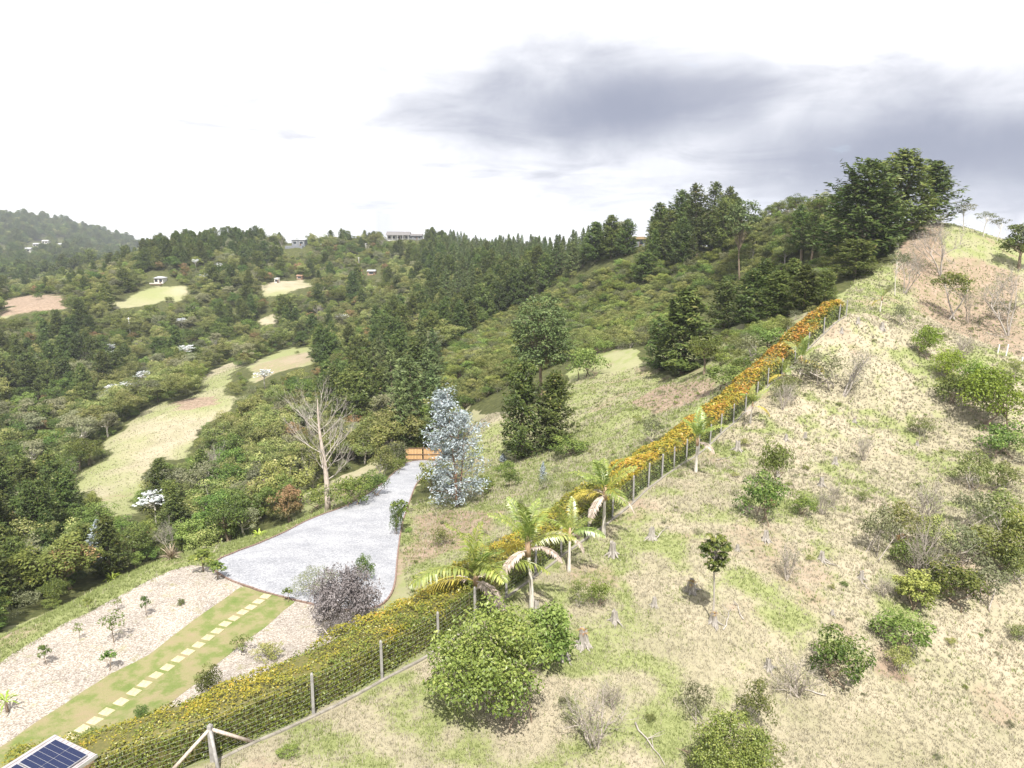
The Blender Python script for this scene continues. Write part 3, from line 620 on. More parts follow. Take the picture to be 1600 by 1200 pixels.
def twigs(tb, rng, p, d, L_, r, lev, spread=.6, kids=(3, 4), upb=.25, n=5):
    d = d / np.linalg.norm(d); e1 = p + d * L_ * .5 + rng.normal(size=3) * L_ * .05; dd = d + np.array([0, 0, upb * .5]); e2 = e1 + dd / np.linalg.norm(dd) * L_ * .5 + rng.normal(size=3) * L_ * .05
    tb.tube([p, e1, e2], [r, r * .75, r * .5], n, False)
    ends = [(e2, dd)]
    if lev > 0:
        for k in range(rng.integers(kids[0], kids[1] + 1)):
            t = rng.uniform(.35, 1); q = p + (e1 - p) * t * 2 if t < .5 else e1 + (e2 - e1) * (t * 2 - 1)
            nd_ = d + rng.normal(size=3) * spread + np.array([0, 0, upb]); ends += twigs(tb, rng, q, nd_, L_ * rng.uniform(.5, .75), r * .5, lev - 1, spread, kids, upb, max(3, n - 1))
    return ends
def bare(key, seed, Hh, R, stems, lev, mat='twig', nleaf=0, leaf=.1, lmat='greyleaf', spread=.55, r=.05, trunk=.1):
    rng = np.random.default_rng(seed); tb = MB(); ends = []
    for s in range(stems):
        d = np.array([rng.normal() * .35 * R / Hh * 2 * (stems > 1), rng.normal() * .35 * R / Hh * 2 * (stems > 1), 1.])
        p0 = np.array([rng.normal() * .04 * R, rng.normal() * .04 * R, -.15])
        ends += twigs(tb, rng, p0, d, Hh * rng.uniform(.45, .6), r * Hh * .5, lev, spread, (3, 5))
    ps = [('trunk', tb.mesh('trunk', M[mat], True))]
    if nleaf:
        E = np.array([e[0] for e in ends]); c = E[rng.integers(len(E), size=nleaf)] + rng.normal(size=(nleaf, 3)) * Hh * .045
        c[:, 2] = np.maximum(c[:, 2], .1 * Hh)
        V, F = leaves(c, rng.normal(size=(nleaf, 3)) * .6 + np.array([0, 0, 1]), leaf * rng.uniform(.6, 1.4, nleaf), .5, rng)
        ps.append(('crown', crown_mesh('crown', [(V, F, rng.normal(.5, .2, nleaf))], M[lmat])))
    PROTO.setdefault(key, []).append((ps, Hh, 2 * R))
def build_protos():
    for s in range(3): broadleaf('broad', 10 + s, 8, 3.3 + .3 * s, 1.6, 24, 3400, .36, 'broad', cl=.34)
    for s in range(3): broadleaf('olive', 20 + s, 8, 3.5 + .3 * s, 1.9, 22, 3200, .36, 'olive', 'bark_grey', flat=.6, cl=.34, tips=.25)
    for s in range(2): broadleaf('grey', 30 + s, 8, 3.1, 2.4, 20, 2300, .34, 'greyleaf', 'bark_pale', flat=.6, cl=.33, tips=.1)
    for s in range(2): broadleaf('russet', 35 + s, 6, 2.8, .9, 20, 2600, .30, 'russet', cl=.35, tips=.55)
    for s in range(2): broadleaf('light', 40 + s, 6.5, 2.8, 1.0, 24, 3000, .30, 'light', cl=.34, tips=.2)
    for s in range(4): conifer('conifer', 50 + s, 12, 4.6 - .35 * s, .6, 84, 62, .60, prof=.42 + .06 * s, up=.62, droop=.05, blunt=.0, tops=3)
    for s in range(2): conifer('tall_conifer', 55 + s, 15, 3.6, 3.6, 62, 58, .58, prof=.5, up=.6)
    for s in range(2): conifer('pine', 60 + s, 13, 2.8, 1.5, 66, 48, .52, 'pine', prof=.85, up=.6, droop=.05)
    conifer('feather', 66, 14, 4.3, .5, 95, 64, .5, 'pine', prof=.62, up=.7, droop=.0)
    conifer('feather', 67, 14, 3.8, .5, 95, 60, .5, 'pine', prof=.55, up=.7, droop=.0)
    for s in range(3): broadleaf('shrub', 70 + s, 2.4, 1.5, .12, 22, 2000, .17, 'broad', cl=.36, stems=4, tips=.25)
    for s in range(2): broadleaf('shrub_olive', 74 + s, 2.4, 1.5, .15, 20, 1700, .16, 'olive', 'bark_grey', cl=.36, stems=4, tips=.2)
    for s in range(2): broadleaf('shrub_grey', 77 + s, 2.4, 1.4, .25, 18, 1100, .15, 'greyleaf', 'twig', cl=.38, stems=5, shell=.3)
    for s in range(2): broadleaf('shrub_light', 80 + s, 2.2, 1.4, .1, 22, 1900, .16, 'light', cl=.36, stems=4, tips=.2)
    for s in range(2): broadleaf('ball', 84 + s, 3.0, 1.55, .05, 44, 5200, .135, 'bright', cl=.30, stems=3, flat=.9, shell=.7)
    broadleaf('big_leaf', 87, 3.6, 2.1, .05, 60, 11000, .125, 'glossy', cl=.27, stems=5, tips=.35, shell=.55, aspect=.6, trunk=.018)
    for s in range(2): broadleaf('tall_grey', 120 + s, 14, 3.4, .6, 80, 9000, .34, 'pine', 'bark', flat=1.0, cl=.29, shell=.3, trunk=.018)
    broadleaf('thin_gum', 124, 14, 2.2, 5.5, 34, 2800, .30, 'pine', 'bark', flat=.9, cl=.33, shell=.3, trunk=.008)
    broadleaf('big_bright', 88, 2.8, 1.4, .1, 26, 2600, .19, 'light', cl=.34, stems=3, tips=.5, aspect=.62)
    broadleaf('purple', 89, 2.6, 1.7, .02, 60, 11000, .11, 'purple', 'twig', cl=.34, stems=6, shell=.35)
    broadleaf('fine', 90, 2.0, 1.35, .05, 22, 2600, .15, 'greyleaf', 'twig', cl=.36, stems=5, aspect=.22)
    broadleaf('dense', 91, 1.6, .75, .02, 26, 2300, .085, 'broad', cl=.36, stems=3, flat=1.0, shell=.6)
    for s in range(3): bare('bare', 94 + s, 3.0, 1.4, 7, 3, 'twig', 420, .11, r=.030)
    bare('bare_tree', 98, 6.0, 2.2, 2, 4, 'bark_grey', 900, .13, 'greyleaf', r=.030)
    bare('bare_tree', 99, 6.0, 2.4, 3, 4, 'bark_grey', 700, .13, 'greyleaf', r=.028)
    for s in range(2): broadleaf('spread_tree', 101 + s, 5.5, 2.4, 2.3, 16, 1500, .24, 'broad', 'bark_grey', flat=.55, cl=.36, stems=2, tips=.2, trunk=.03)
    broadleaf('umbrella', 104, 5.5, 2.2, 3.4, 12, 800, .22, 'greyleaf', 'bark_pale', flat=.4, cl=.38, trunk=.02)
    conifer('silver_young', 105, 6, 1.7, .8, 54, 40, .36, 'silver', 'bark_pale', prof=.8, up=.5, droop=0)
    broadleaf('sapling', 110, 1.7, .42, .7, 7, 300, .15, 'broad', 'bark', cl=.5, trunk=.017, aspect=.5)
    broadleaf('sapling_dry', 111, 1.6, .45, .5, 8, 260, .13, 'olive', 'bark', cl=.5, trunk=.017, aspect=.45)
build_protos()
INST = []   # everything planted, for spacing
def plant(kind, pos, height, width=None, label='', cat='tree', group=None, name='tree', rz=None, var=None, sink=.05, parts_named=None):
    random.seed(zlib.crc32((label + '%.1f' % pos[0]).encode()))
    v = PROTO[kind][random.randrange(len(PROTO[kind])) if var is None else var % len(PROTO[kind])]
    k = height / v[1]; kw = (width / v[2]) if width else k * random.uniform(.88, 1.14)
    o = thing(name, (pos[0], pos[1], pos[2] - sink), random.uniform(0, 6.28) if rz is None else rz, label, cat, group)
    o.scale = (kw, kw * random.uniform(.94, 1.06), k)
    for pn, me in v[0]: link(pn, me, o)
    return o
def at_px(u, v, wpx, hpx):
    """a place on the ground and the real size of what covers that many pixels there"""
    p = hit(u, v); lim = 178 if u > 1290 else (285 if u > 900 else 1e9)
    while depth_of(p) > lim and v < 460: v += 1.5; p = hit(u, v)
    zc = depth_of(p); s = (v - hpx * .5 - 600) / FPX
    return p, hpx * zc / FPX / (CP - s * SP), wpx * zc / FPX

# ------------------------------------------------------------------ hedge, fence
def hedge_leafmat():
    m, nt, out = newmat('hedge_leaf'); L = nt.links.new
    at = nd(nt, 'ShaderNodeAttribute'); at.attribute_name = 'rnd'; a2 = nd(nt, 'ShaderNodeAttribute'); a2.attribute_name = 'tint'
    g = ramp(nt, at.outputs['Fac'], [(0, (.055, .085, .016)), (.5, (.150, .190, .032)), (1, (.27, .29, .055))])
    y = ramp(nt, at.outputs['Fac'], [(0, (.165, .155, .018)), (.45, (.30, .26, .026)), (.72, (.375, .265, .030)), (1, (.41, .19, .045))])
    mx = nd(nt, 'ShaderNodeMix', data_type='RGBA'); L(a2.outputs['Fac'], mx.inputs[0]); L(g, mx.inputs[6]); L(y, mx.inputs[7])
    df = nd(nt, 'ShaderNodeBsdfDiffuse'); tr = nd(nt, 'ShaderNodeBsdfTranslucent'); L(mx.outputs[2], df.inputs[0]); L(mx.outputs[2], tr.inputs[0])
    ms = nd(nt, 'ShaderNodeMixShader'); ms.inputs[0].default_value = .22; L(df.outputs[0], ms.inputs[1]); L(tr.outputs[0], ms.inputs[2])
    gl = nd(nt, 'ShaderNodeBsdfGlossy'); gl.inputs['Roughness'].default_value = .4; m2 = nd(nt, 'ShaderNodeMixShader'); m2.inputs[0].default_value = .035; L(ms.outputs[0], m2.inputs[1]); L(gl.outputs[0], m2.inputs[2])
    L(m2.outputs[0], out.inputs[0]); return m
def build_hedge():
    rng = np.random.default_rng(5); tot = _seg[-1]
    # cross-section: fence side (t=0) up, over the top, down the far side
    W_, H_ = 2.8, 2.0
    def prof(t, wob):
        t = np.asarray(t); a = t * (H_ * 2 + W_); x = np.where(a < H_, 0, np.where(a < H_ + W_, a - H_, W_)); z = np.where(a < H_, a, np.where(a < H_ + W_, H_, H_ * 2 + W_ - a))
        nx = np.where(a < H_, -1., np.where(a < H_ + W_, 0, 1.)); nz = np.where((a >= H_) & (a < H_ + W_), 1., 0.)
        # round the shoulders
        for xc, zc_ in ((0, H_), (W_, H_)):
            d = np.hypot(x - xc, z - zc_); f = np.clip(1 - d / .55, 0, 1); x = x + f * .16 * np.sign(W_ / 2 - xc); z = z - f * .22; nz = nz + f * .5; nx = nx + f * .4 * np.sign(xc - W_ / 2 + 1e-6)
        return x, z, nx, nz
    ns = int(tot * 75) * 20; s0 = rng.random(ns) * tot
    X0, Y0 = fence_at(s0); dep = np.hypot(X0, Y0) + 8
    keep = rng.random(ns) < np.clip((34 / dep) ** 1.0, .22, 1) * .8
    s0 = s0[keep]; X0, Y0, dep = X0[keep], Y0[keep], dep[keep]; n = len(s0); t = rng.random(n)
    ss = np.clip(s0 + .05, 0, tot); x1, y1 = fence_at(ss); x2, y2 = fence_at(ss - .1); tx, ty = x1 - x2, y1 - y2; l = np.hypot(tx, ty) + 1e-9; tx /= l; ty /= l
    lx, ly = -ty, tx     # to the left of the fence
    x, z, nx, nz = prof(t, 0)
    # gaps and bulges
    bul = (fbm(s0 / 1.3, t * 5, 91, 3) - .5) * .62 + (fbm(s0 / .38, t * 14, 95, 2) - .5) * .30
    hgt = 1 + (fbm(s0 / 5, s0 * 0, 97, 3) - .5) * .34
    x = (.28 + x + nx * bul * .8) ; z = np.maximum(.05, z * hgt + nz * bul) ; x = x + rng.normal(size=n) * .06; z = z + rng.normal(size=n) * .06
    PX, PY = X0 + lx * x, Y0 + ly * x; PZ = H(PX, PY) + np.maximum(z, .03)
    N = np.c_[lx * nx, ly * nx, nz + .25] + rng.normal(size=(n, 3)) * .5
    size = .105 * np.clip(dep / 34, .9, 3.2) ** .95 * rng.uniform(.65, 1.3, n)
    V, F = leaves(np.c_[PX, PY, PZ], N, size, .62, rng)
    hf = np.clip(z / H_, 0, 1.2)
    tint = np.clip((hf - .58) * 1.4 + (fbm(s0 / 1.6, t * 7, 101, 3) - .5) * 1.9 + rng.normal(size=n) * .22 + .34 * np.clip((dep - 40) / 40, 0, 1), 0, 1)
    tint = np.where(t < H_ / (2 * H_ + W_) * .72, tint * .55, tint)
    far = np.clip((dep - 45) / 55, 0, 1)
    rnd = np.clip(rng.normal(.42, .2, n) + (fbm(s0 / 3.4, t * 3, 111, 3) - .5) * .7 + far * .42 * (tint > .4), 0, 1)
    o = thing('hedge', (CORNER.x, CORNER.y, CORNER.z), 0, 'long clipped hedge with yellow and orange top running behind the wire fence', 'hedge')
    org = np.array(CORNER)
    me = mesh_np('foliage', V - org, F, hedge_leafmat(), {'rnd': ('FACE', rnd), 'tint': ('FACE', tint)})
    link('foliage', me, o)
    # twiggy inside
    k = int(tot / .7); sv = np.linspace(0, tot, k); xa, ya = fence_at(sv); g = np.gradient(np.c_[xa, ya], axis=0); g /= np.linalg.norm(g, axis=1)[:, None]; L_ = np.c_[-g[:, 1], g[:, 0]]
    prof_pts = [(.5, -.3), (.45, 1.45), (.75, 1.75), (2.5, 1.75), (2.8, 1.4), (2.8, -.3)]
    VV = np.stack([np.c_[xa + L_[:, 0] * q[0], ya + L_[:, 1] * q[0], H(xa + L_[:, 0] * q[0], ya + L_[:, 1] * q[0]) + q[1]] for q in prof_pts], 1)
    m = len(prof_pts); i = np.arange(k - 1)[:, None] * m; j = np.arange(m - 1)[None]; FF = np.stack([i + j, i + j + 1, i + m + j + 1, i + m + j], -1).reshape(-1, 4)
    FF = np.r_[FF]
    link('twigs', mesh_np('twigs', VV.reshape(-1, 3) - org, FF, surf('hedge_twigs', (.07, .08, .022), (.16, .135, .045), 8)), o)
build_hedge()
M['post'] = surf('post', (.19, .18, .17), (.34, .33, .315), 4, bump=.25)
M['wire'] = surf('wire', (.20, .20, .19), (.34, .34, .32), 3, bump=0, rough=.6)
M['concrete'] = surf('concrete', (.17, .155, .13), (.31, .285, .25), 2.5, bump=.4)
def build_fence():
    f = thing('wire_fence', CORNER, 0, 'wire mesh fence with pale concrete posts along the hedge', 'fence'); org = CORNER
    # posts: the sighted ones near, every 2.6 m further up
    ss = [_seg[1] + d for d in np.r_[0]] + [_seg[2 + k] for k in range(3)]
    ss += list(np.arange(_seg[4] + 3.2, _seg[-1], 3.2)) + [_seg[-1]]
    pm = None
    for k, s in enumerate(ss):
        x, y = fence_at(s); p = ground(float(x), float(y)); mb = MB(); h = 2.0 if k else 1.6
        w = .058 if k else .08
        v = [(sx * w, sy * w, z) for z in (-.4, h - .06) for sx, sy in ((-1, -1), (1, -1), (1, 1), (-1, 1))] + [(sx * w * .6, sy * w * .6, h) for sx, sy in ((-1, -1), (1, -1), (1, 1), (-1, 1))]
        mb.add(v, [[0, 1, 5, 4], [1, 2, 6, 5], [2, 3, 7, 6], [3, 0, 4, 7], [4, 5, 9, 8], [5, 6, 10, 9], [6, 7, 11, 10], [7, 4, 8, 11], [8, 9, 10, 11]])
        if pm is None or k == 1: pm = mb.mesh('post', M['post'])
        o = link('post', pm, f); o.location = p - org; o.rotation_euler = (random.uniform(-.02, .02), random.uniform(-.02, .02), random.uniform(-.3, .3))
    # three leaning braces at the corner
    for d, ln in (((_dirn.x, _dirn.y), 1.75), ((_d2.x, _d2.y), 1.75), ((.55, -.83), 1.0)):
        mb = MB(); a = Vector((0, 0, 1.42)); b = ground(CORNER.x + d[0] * ln, CORNER.y + d[1] * ln) - org + Vector((0, 0, -.1))
        mb.tube([a, b], [.065, .075], 6); mb.build('brace', M['post'] if ln < 1.5 else M['deadwood'], f, True)
    # woven wire: strands and stays
    mb = MB(); sv = np.arange(0, _seg[-1], 1.2); x, y = fence_at(sv); z = H(x, y)
    for hh in (.12, .3, .5, .7, .9, 1.1, 1.3, 1.5, 1.7, 1.88):
        mb.tube(np.c_[x, y, z + hh] - np.array(org), .0026, 3, False)
    for s in np.arange(0, min(_seg[-1], 48), .4):
        xx, yy = fence_at(s); zz = float(H(xx, yy)); mb.tube(np.array([[xx, yy, zz + .1], [xx, yy, zz + 1.88]]) - np.array(org), .0018, 3, False)
    mb.build('wire_mesh', M['wire'], f)
    # concrete footing strip along the foot, broken into lengths
    mb = MB(); sv = np.arange(_seg[1], _seg[-1] - .9, .9)
    for s in sv:
        xa, ya = fence_at(s); xb, yb = fence_at(s + .9); za, zb = float(H(xa, ya)), float(H(xb, yb)); L_ = math.hypot(xb - xa, yb - ya)
        rz = math.atan2(yb - ya, xb - xa); ry = -math.atan2(zb - za, L_)
        nx_, ny_ = (yb - ya) / L_, -(xb - xa) / L_
        mb.box(((xa + xb) / 2 + nx_ * .13, (ya + yb) / 2 + ny_ * .13, (za + zb) / 2 + .02), (.885, .14, .17 + random.uniform(-.03, .03)), rz, 0, ry)
    me = mb.mesh('fence_footing', M['concrete']); tag(link('kerb', me), kind='structure')
build_fence()

# ------------------------------------------------------------------ palms
def frond_mesh(name, mat, L_, arch, droop, nl, seed, wid=.5):
    rng = np.random.default_rng(seed); mb = MB(); t = np.linspace(0, 1, 9)
    ang = arch - droop * t; dx = np.cumsum(np.cos(ang)) / 9 * L_; dz = np.cumsum(np.sin(ang)) / 9 * L_
    path = np.c_[dx, np.zeros(9), dz]; path = np.r_[[[0, 0, 0]], path]
    mb.tube(path, np.linspace(.028, .006, len(path)), 5, False)
    q = np.linspace(.16, 1, nl); px_ = np.interp(q, np.linspace(0, 1, 10), path[:, 0]); pz_ = np.interp(q, np.linspace(0, 1, 10), path[:, 2])
    ta = np.interp(q, t, ang); V = []; F = []
    for sgn in (-1, 1):
        ln = wid * np.sin(np.pi * np.clip(q * .88 + .1, 0, 1)) ** .6 * rng.uniform(.85, 1.15, nl)
        fwd = np.c_[np.cos(ta), 0 * ta, np.sin(ta)]; upv = np.c_[-np.sin(ta), 0 * ta, np.cos(ta)]
        d = norm(fwd * .75 + np.array([0, sgn, 0]) * 1.0 + upv * (.30 - .5 * (droop > 1.2)) + rng.normal(size=(nl, 3)) * .10)
        b = np.c_[px_, 0 * px_, pz_]; m_ = b + d * ln[:, None] * .5; e = b + d * ln[:, None] + np.array([0, 0, -1]) * (ln * .32)[:, None]
        w = norm(np.cross(d, upv)) * .030
        k = len(V) and sum(len(a) for a in V)
        v = np.stack([b, m_ + w, e, m_ - w], 1).reshape(-1, 3); V.append(v)
    V = np.concatenate(V); n0 = mb.n; mb.add(V, np.arange(len(V)).reshape(-1, 4))
    nf = sum(len(f) for f in mb.f4) + sum(len(f) for f in mb.f3)
    me = mb.mesh(name, M[mat]); a = me.attributes.new('rnd', 'FLOAT', 'FACE'); a.data.foreach_set('value', np.clip(rng.normal(.5, .22, len(me.polygons)), 0, 1).astype(np.float32)); return me
FR = {'green': [frond_mesh('frond', 'frond', 2.3, 1.15, 1.0, 34, 1), frond_mesh('frond', 'frond', 2.4, .95, 1.35, 34, 2), frond_mesh('frond', 'frond', 2.2, 1.4, .8, 34, 3)],
      'yellow': [frond_mesh('frond', 'frond_yellow', 2.2, .55, 1.5, 34, 4)], 'dead': [frond_mesh('frond', 'frond_dead', 1.9, .45, 1.45, 32, 5, .30), frond_mesh('frond', 'frond_dead', 1.6, .2, 1.5, 30, 6, .26)]}
def palm(u, v, hpx, label, ng=7, ny=1, ndd=2, tall=.5, seed=0, fs=1.0, skirt=True):
    p, h, _ = at_px(u, v, 10, hpx); rng = np.random.default_rng(100 + seed); o = thing('palm_tree', p - Vector((0, 0, .05)), rng.uniform(0, 6.28), label, 'palm', 'palms planted along the fence')
    th = h * tall; bend = rng.normal(size=2) * .04 * th; mb = MB()
    zz = np.linspace(0, 1, 12); r = np.where(np.arange(12) % 2 == 0, 1.06, .95) * (.085 + .075 * (1 - zz) ** 3) * min(1.1, h / 4.2)
    mb.tube(np.c_[bend[0] * zz ** 2, bend[1] * zz ** 2, zz * th - .15 * (zz == 0)], r, 9); mb.build('trunk', M['bark_pale'], o, True)
    top = np.array([bend[0], bend[1], th])
    mb = MB(); mb.tube(np.array([[0, 0, -.15], [0, 0, .25], [0, 0, .75]]) * (h / 4.2) + top, np.array([.12, .13, .05]) * (h / 4.2), 8); mb.build('crown_shaft', M['palm_boot'], o, True)
    L_ = fs * (h - th) / 1.75
    def put(kind, az, tilt):
        me = FR[kind][rng.integers(len(FR[kind]))]; f = link('frond', me, o); f.location = tuple(top + np.array([0, 0, .28 * (h / 4.2) * (1 if kind == 'green' else .3)]))
        f.rotation_euler = (rng.normal() * .15, tilt, az); s = L_ * rng.uniform(.88, 1.1); f.scale = (s, s, s)
        if kind != 'green': f['label'] = 'yellowing palm frond' if kind == 'yellow' else 'dead grey palm frond hanging down'
    for k in range(ng): put('green', k * 2.4 + rng.normal() * .25, rng.uniform(-.15, .25) - .35 * (k > ng * .6))
    for k in range(ny): put('yellow', rng.uniform(0, 6.28), rng.uniform(.1, .4))
    for k in range(ndd): put('dead', k * 2.2 + rng.uniform(-.5, .5), rng.uniform(-.35, .2))
M['palm_boot'] = surf('palm_boot', (.26, .16, .09), (.46, .33, .22), 6, stretch=(3, 3, .6))
PALMS = [(742,962,130,'largest palm at the hedge gap beside the big leafy bush',9,1,3,.40),(831,952,145,'tall palm just right of the largest palm, dead fronds hanging',8,1,3,.60),(889,893,92,'slim palm with one upright frond, third along the fence',5,1,3,.55),(943,836,112,'palm with a bright yellow drooping frond beside the fence',8,2,3,.55),
         (1087,738,84,'palm standing on grass midway along the hedge, pale trunk',7,0,1,.55),(1172,662,54,'small palm beside the hedge just above the midway palm',6,1,1,.5),(1250,585,52,'yellowing palm leaning over the hedge near the grey shrub tree',5,3,1,.4),(1224,598,36,'low palm tucked against the hedge below the yellowing palm',5,1,0,.3),(1375,488,36,'farthest palm at the top end of the hedge',5,1,3,.55)]
for k, (u, v, hp, lb, a, b, c, t) in enumerate(PALMS): palm(u, v, hp, lb, a, b, c, t, k, (.98 if k == 0 else 1.02))

# ------------------------------------------------------------------ dead tree, silver gum tree, far white-leaved trees
def dead_tree():
    p, h, _ = at_px(512, 799, 10, 178); rng = np.random.default_rng(12); o = thing('dead_tree', p, 0, 'tall leafless dead tree beside the driveway', 'tree')
    mb = MB(); z = np.linspace(0, 1, 9); pts = np.c_[-.25 * z + .12 * np.sin(z * 6), .1 * np.sin(z * 5), z * h * .97 - .3 * (z == 0)]; mb.tube(pts, .27 * (1 - z) ** .8 + .022, 9); mb.build('trunk', M['deadwood'], o, True)
    mb = MB(); k = 0
    for t in np.r_[.28, .33, .36, .42, .46, .47, .52, .56, .58, .63, .66, .69, .73, .76, .8, .84, .88]:
        st = np.array([np.interp(t, z, pts[:, c]) for c in range(3)]); az = k * 2.6 + rng.normal() * .35; k += 1
        d = np.array([math.cos(az), math.sin(az) * .8, .42 + .95 * t + rng.normal() * .15]); L_ = h * (.25 - .14 * abs(t - .5)) * rng.uniform(.8, 1.15)
        twigs(mb, rng, st, d, L_, .062 * (1.25 - t), 3, .40, (3, 4), .34, 6)
    mb.build('branches', M['deadwood_pale'], o, True)
M['deadwood_pale'] = surf('deadwood_pale', (.27, .23, .195), (.50, .46, .42), 5, bump=.2)
dead_tree()
def silver_tree():
    p, h, _ = at_px(713, 792, 10, 184); rng = np.random.default_rng(31); o = thing('silver_gum_tree', p, 0, 'slender eucalyptus with silvery blue leaves beside the driveway', 'tree')
    tb = MB(); stems = []
    for a, b, r in (((0, 0), (-.55, .1), .13), ((.3, .15), (.5, .3), .09), ((.12, -.2), (.15, -.6), .07)):
        z = np.linspace(0, 1, 7); pts = np.c_[a[0] + (b[0]) * z + .1 * np.sin(z * 5 + r * 50), a[1] + b[1] * z, z * h * (.96 if r > .1 else .72) - .2 * (z == 0)]; tb.tube(pts, r * (1 - z * .85), 7); stems.append(pts)
    parts = []
    for k in range(120):
        s = stems[rng.choice(3, p=[.55, .25, .2])]; t = rng.uniform(.08, 1.0); st = np.array([np.interp(t, np.linspace(0, 1, 7), s[:, c]) for c in range(3)])
        zz = st[2] / h; r = (2.9 * (1 - zz) ** .55 * min(1, .55 + zz * 1.6) + .25) * rng.uniform(.45, 1.15); az = rng.uniform(0, 6.28)
        e = st + np.array([math.cos(az) * r, math.sin(az) * r, r * rng.uniform(.05, .6)]); tb.tube([st, (st + e) / 2 + [0, 0, .1], e], [.022, .014, .006], 4, False)
        n = int(rng.uniform(50, 105)); q = rng.random(n) ** .35; c = st + (e - st) * q[:, None] + rng.normal(size=(n, 3)) * .27 * np.array([1, 1, .75])
        d = (e - st) / (np.linalg.norm(e - st) + 1e-6) + rng.normal(size=(n, 3)) * .6 + np.array([0, 0, -.35]); V, F = leaves(c, rng.normal(size=(n, 3)) + np.array([0, 0, .8]), rng.uniform(.16, .38, n), .36, rng, d)
        parts.append((V, F, rng.normal(.42, .2, n) + .5 * (q - .6) + (rng.random() - .5) * .25))
    tb.build('trunk', M['bark_red'], o, True); link('crown', crown_mesh('crown', parts, M['silver']), o)
silver_tree()
def cecropia_proto():
    for sd in range(3):
        rng = np.random.default_rng(200 + sd); tb = MB(); parts = []; h = 9.0
        tb.tube([[0, 0, -.3], [.1, 0, h * .4], [0, .1, h * .72]], [.16, .13, .10], 7); tops = []
        for k in range(20 + sd * 3):
            az = k * 2.4 + rng.normal() * .3; r = 2.7 * math.sqrt(rng.random()); e = np.array([math.cos(az) * r, math.sin(az) * r, h * rng.uniform(.80, .97) - r * r * .12]); st = np.array([0, .08, h * rng.uniform(.55, .72)])
            tb.tube([st, (st + e) / 2 + np.array([e[0] * .12, e[1] * .12, -.25]), e], [.07, .05, .03], 5, False); tops.append(e)
        for e in tops:
            n = 11
            for j in range(n):   # each leaf a splayed hand of lobes
                az = j / n * 6.28 + rng.normal() * .2; d = np.array([math.cos(az), math.sin(az), rng.uniform(-.25, .35)]); c = e + d * rng.uniform(.35, .6); lob = 5
                an = np.linspace(-1.2, 1.2, lob); dd = np.c_[d[0] * np.cos(an) - d[1] * np.sin(an), d[0] * np.sin(an) + d[1] * np.cos(an), np.full(lob, d[2] - .15)]
                V, F = leaves(c + dd * .17, np.array([0, 0, 1.]) + rng.normal(size=(lob, 3)) * .25 + d * .3, .40, .42, rng, dd); parts.append((V, F, np.full(lob, rng.uniform(.0, 1.1))))
        PROTO.setdefault('cecropia', []).append(([('trunk', tb.mesh('trunk', M['bark_pale'], True)), ('crown', crown_mesh('crown', parts, M['white_leaf']))], h, 6.0))
cecropia_proto()
# (u,v of crown, crown width px, where)
CEC = [(190,603,52,'at the left edge of the valley meadow'),(290,543,28,'above the wood at the head of the valley meadow'),(240,777,46,'at the near right corner of the valley meadow'),(283,500,14,'in the dark wood above the valley meadow'),(322,430,18,'beside the grassy knoll on the far slope'),(305,407,10,'high on the far slope, left of a pair'),(342,413,10,'high on the far slope, right of a pair'),
       (412,581,26,'against dark conifers right of the valley meadow'),(535,493,18,'on the mid slope, left of a pair'),(615,495,16,'on the mid slope, right of a pair'),(12,771,40,'at the left picture edge below the forest'),(160,547,34,'left of the bluish shrubs in the valley wood'),(222,583,20,'just above the largest white-leaved crown'),(478,770,1,''),(170,540,16,'smaller one close by the bluish shrubs')]
for u, v, wp, where in CEC:
    if not where: continue
    # walk down the line of sight to where the ground lies nine metres under the crown
    d = ray(u, v); best = None
    for t in _TS:
        x, y, z = d * t; gap = z + CAMZ - float(H(x, y))
        if t > (110 if v > 700 else 60) and gap < 6.0: best = (x, y); break
    g = ground(*best); zc = depth_of(g); wm = np.clip(wp * zc / FPX, 3.0, 9.5)
    plant('cecropia', g, 7.0, wm * 1.25, 'tree with white leaves ' + where, 'tree', 'white-leaved trees in the valley', 'white_leaved_tree')

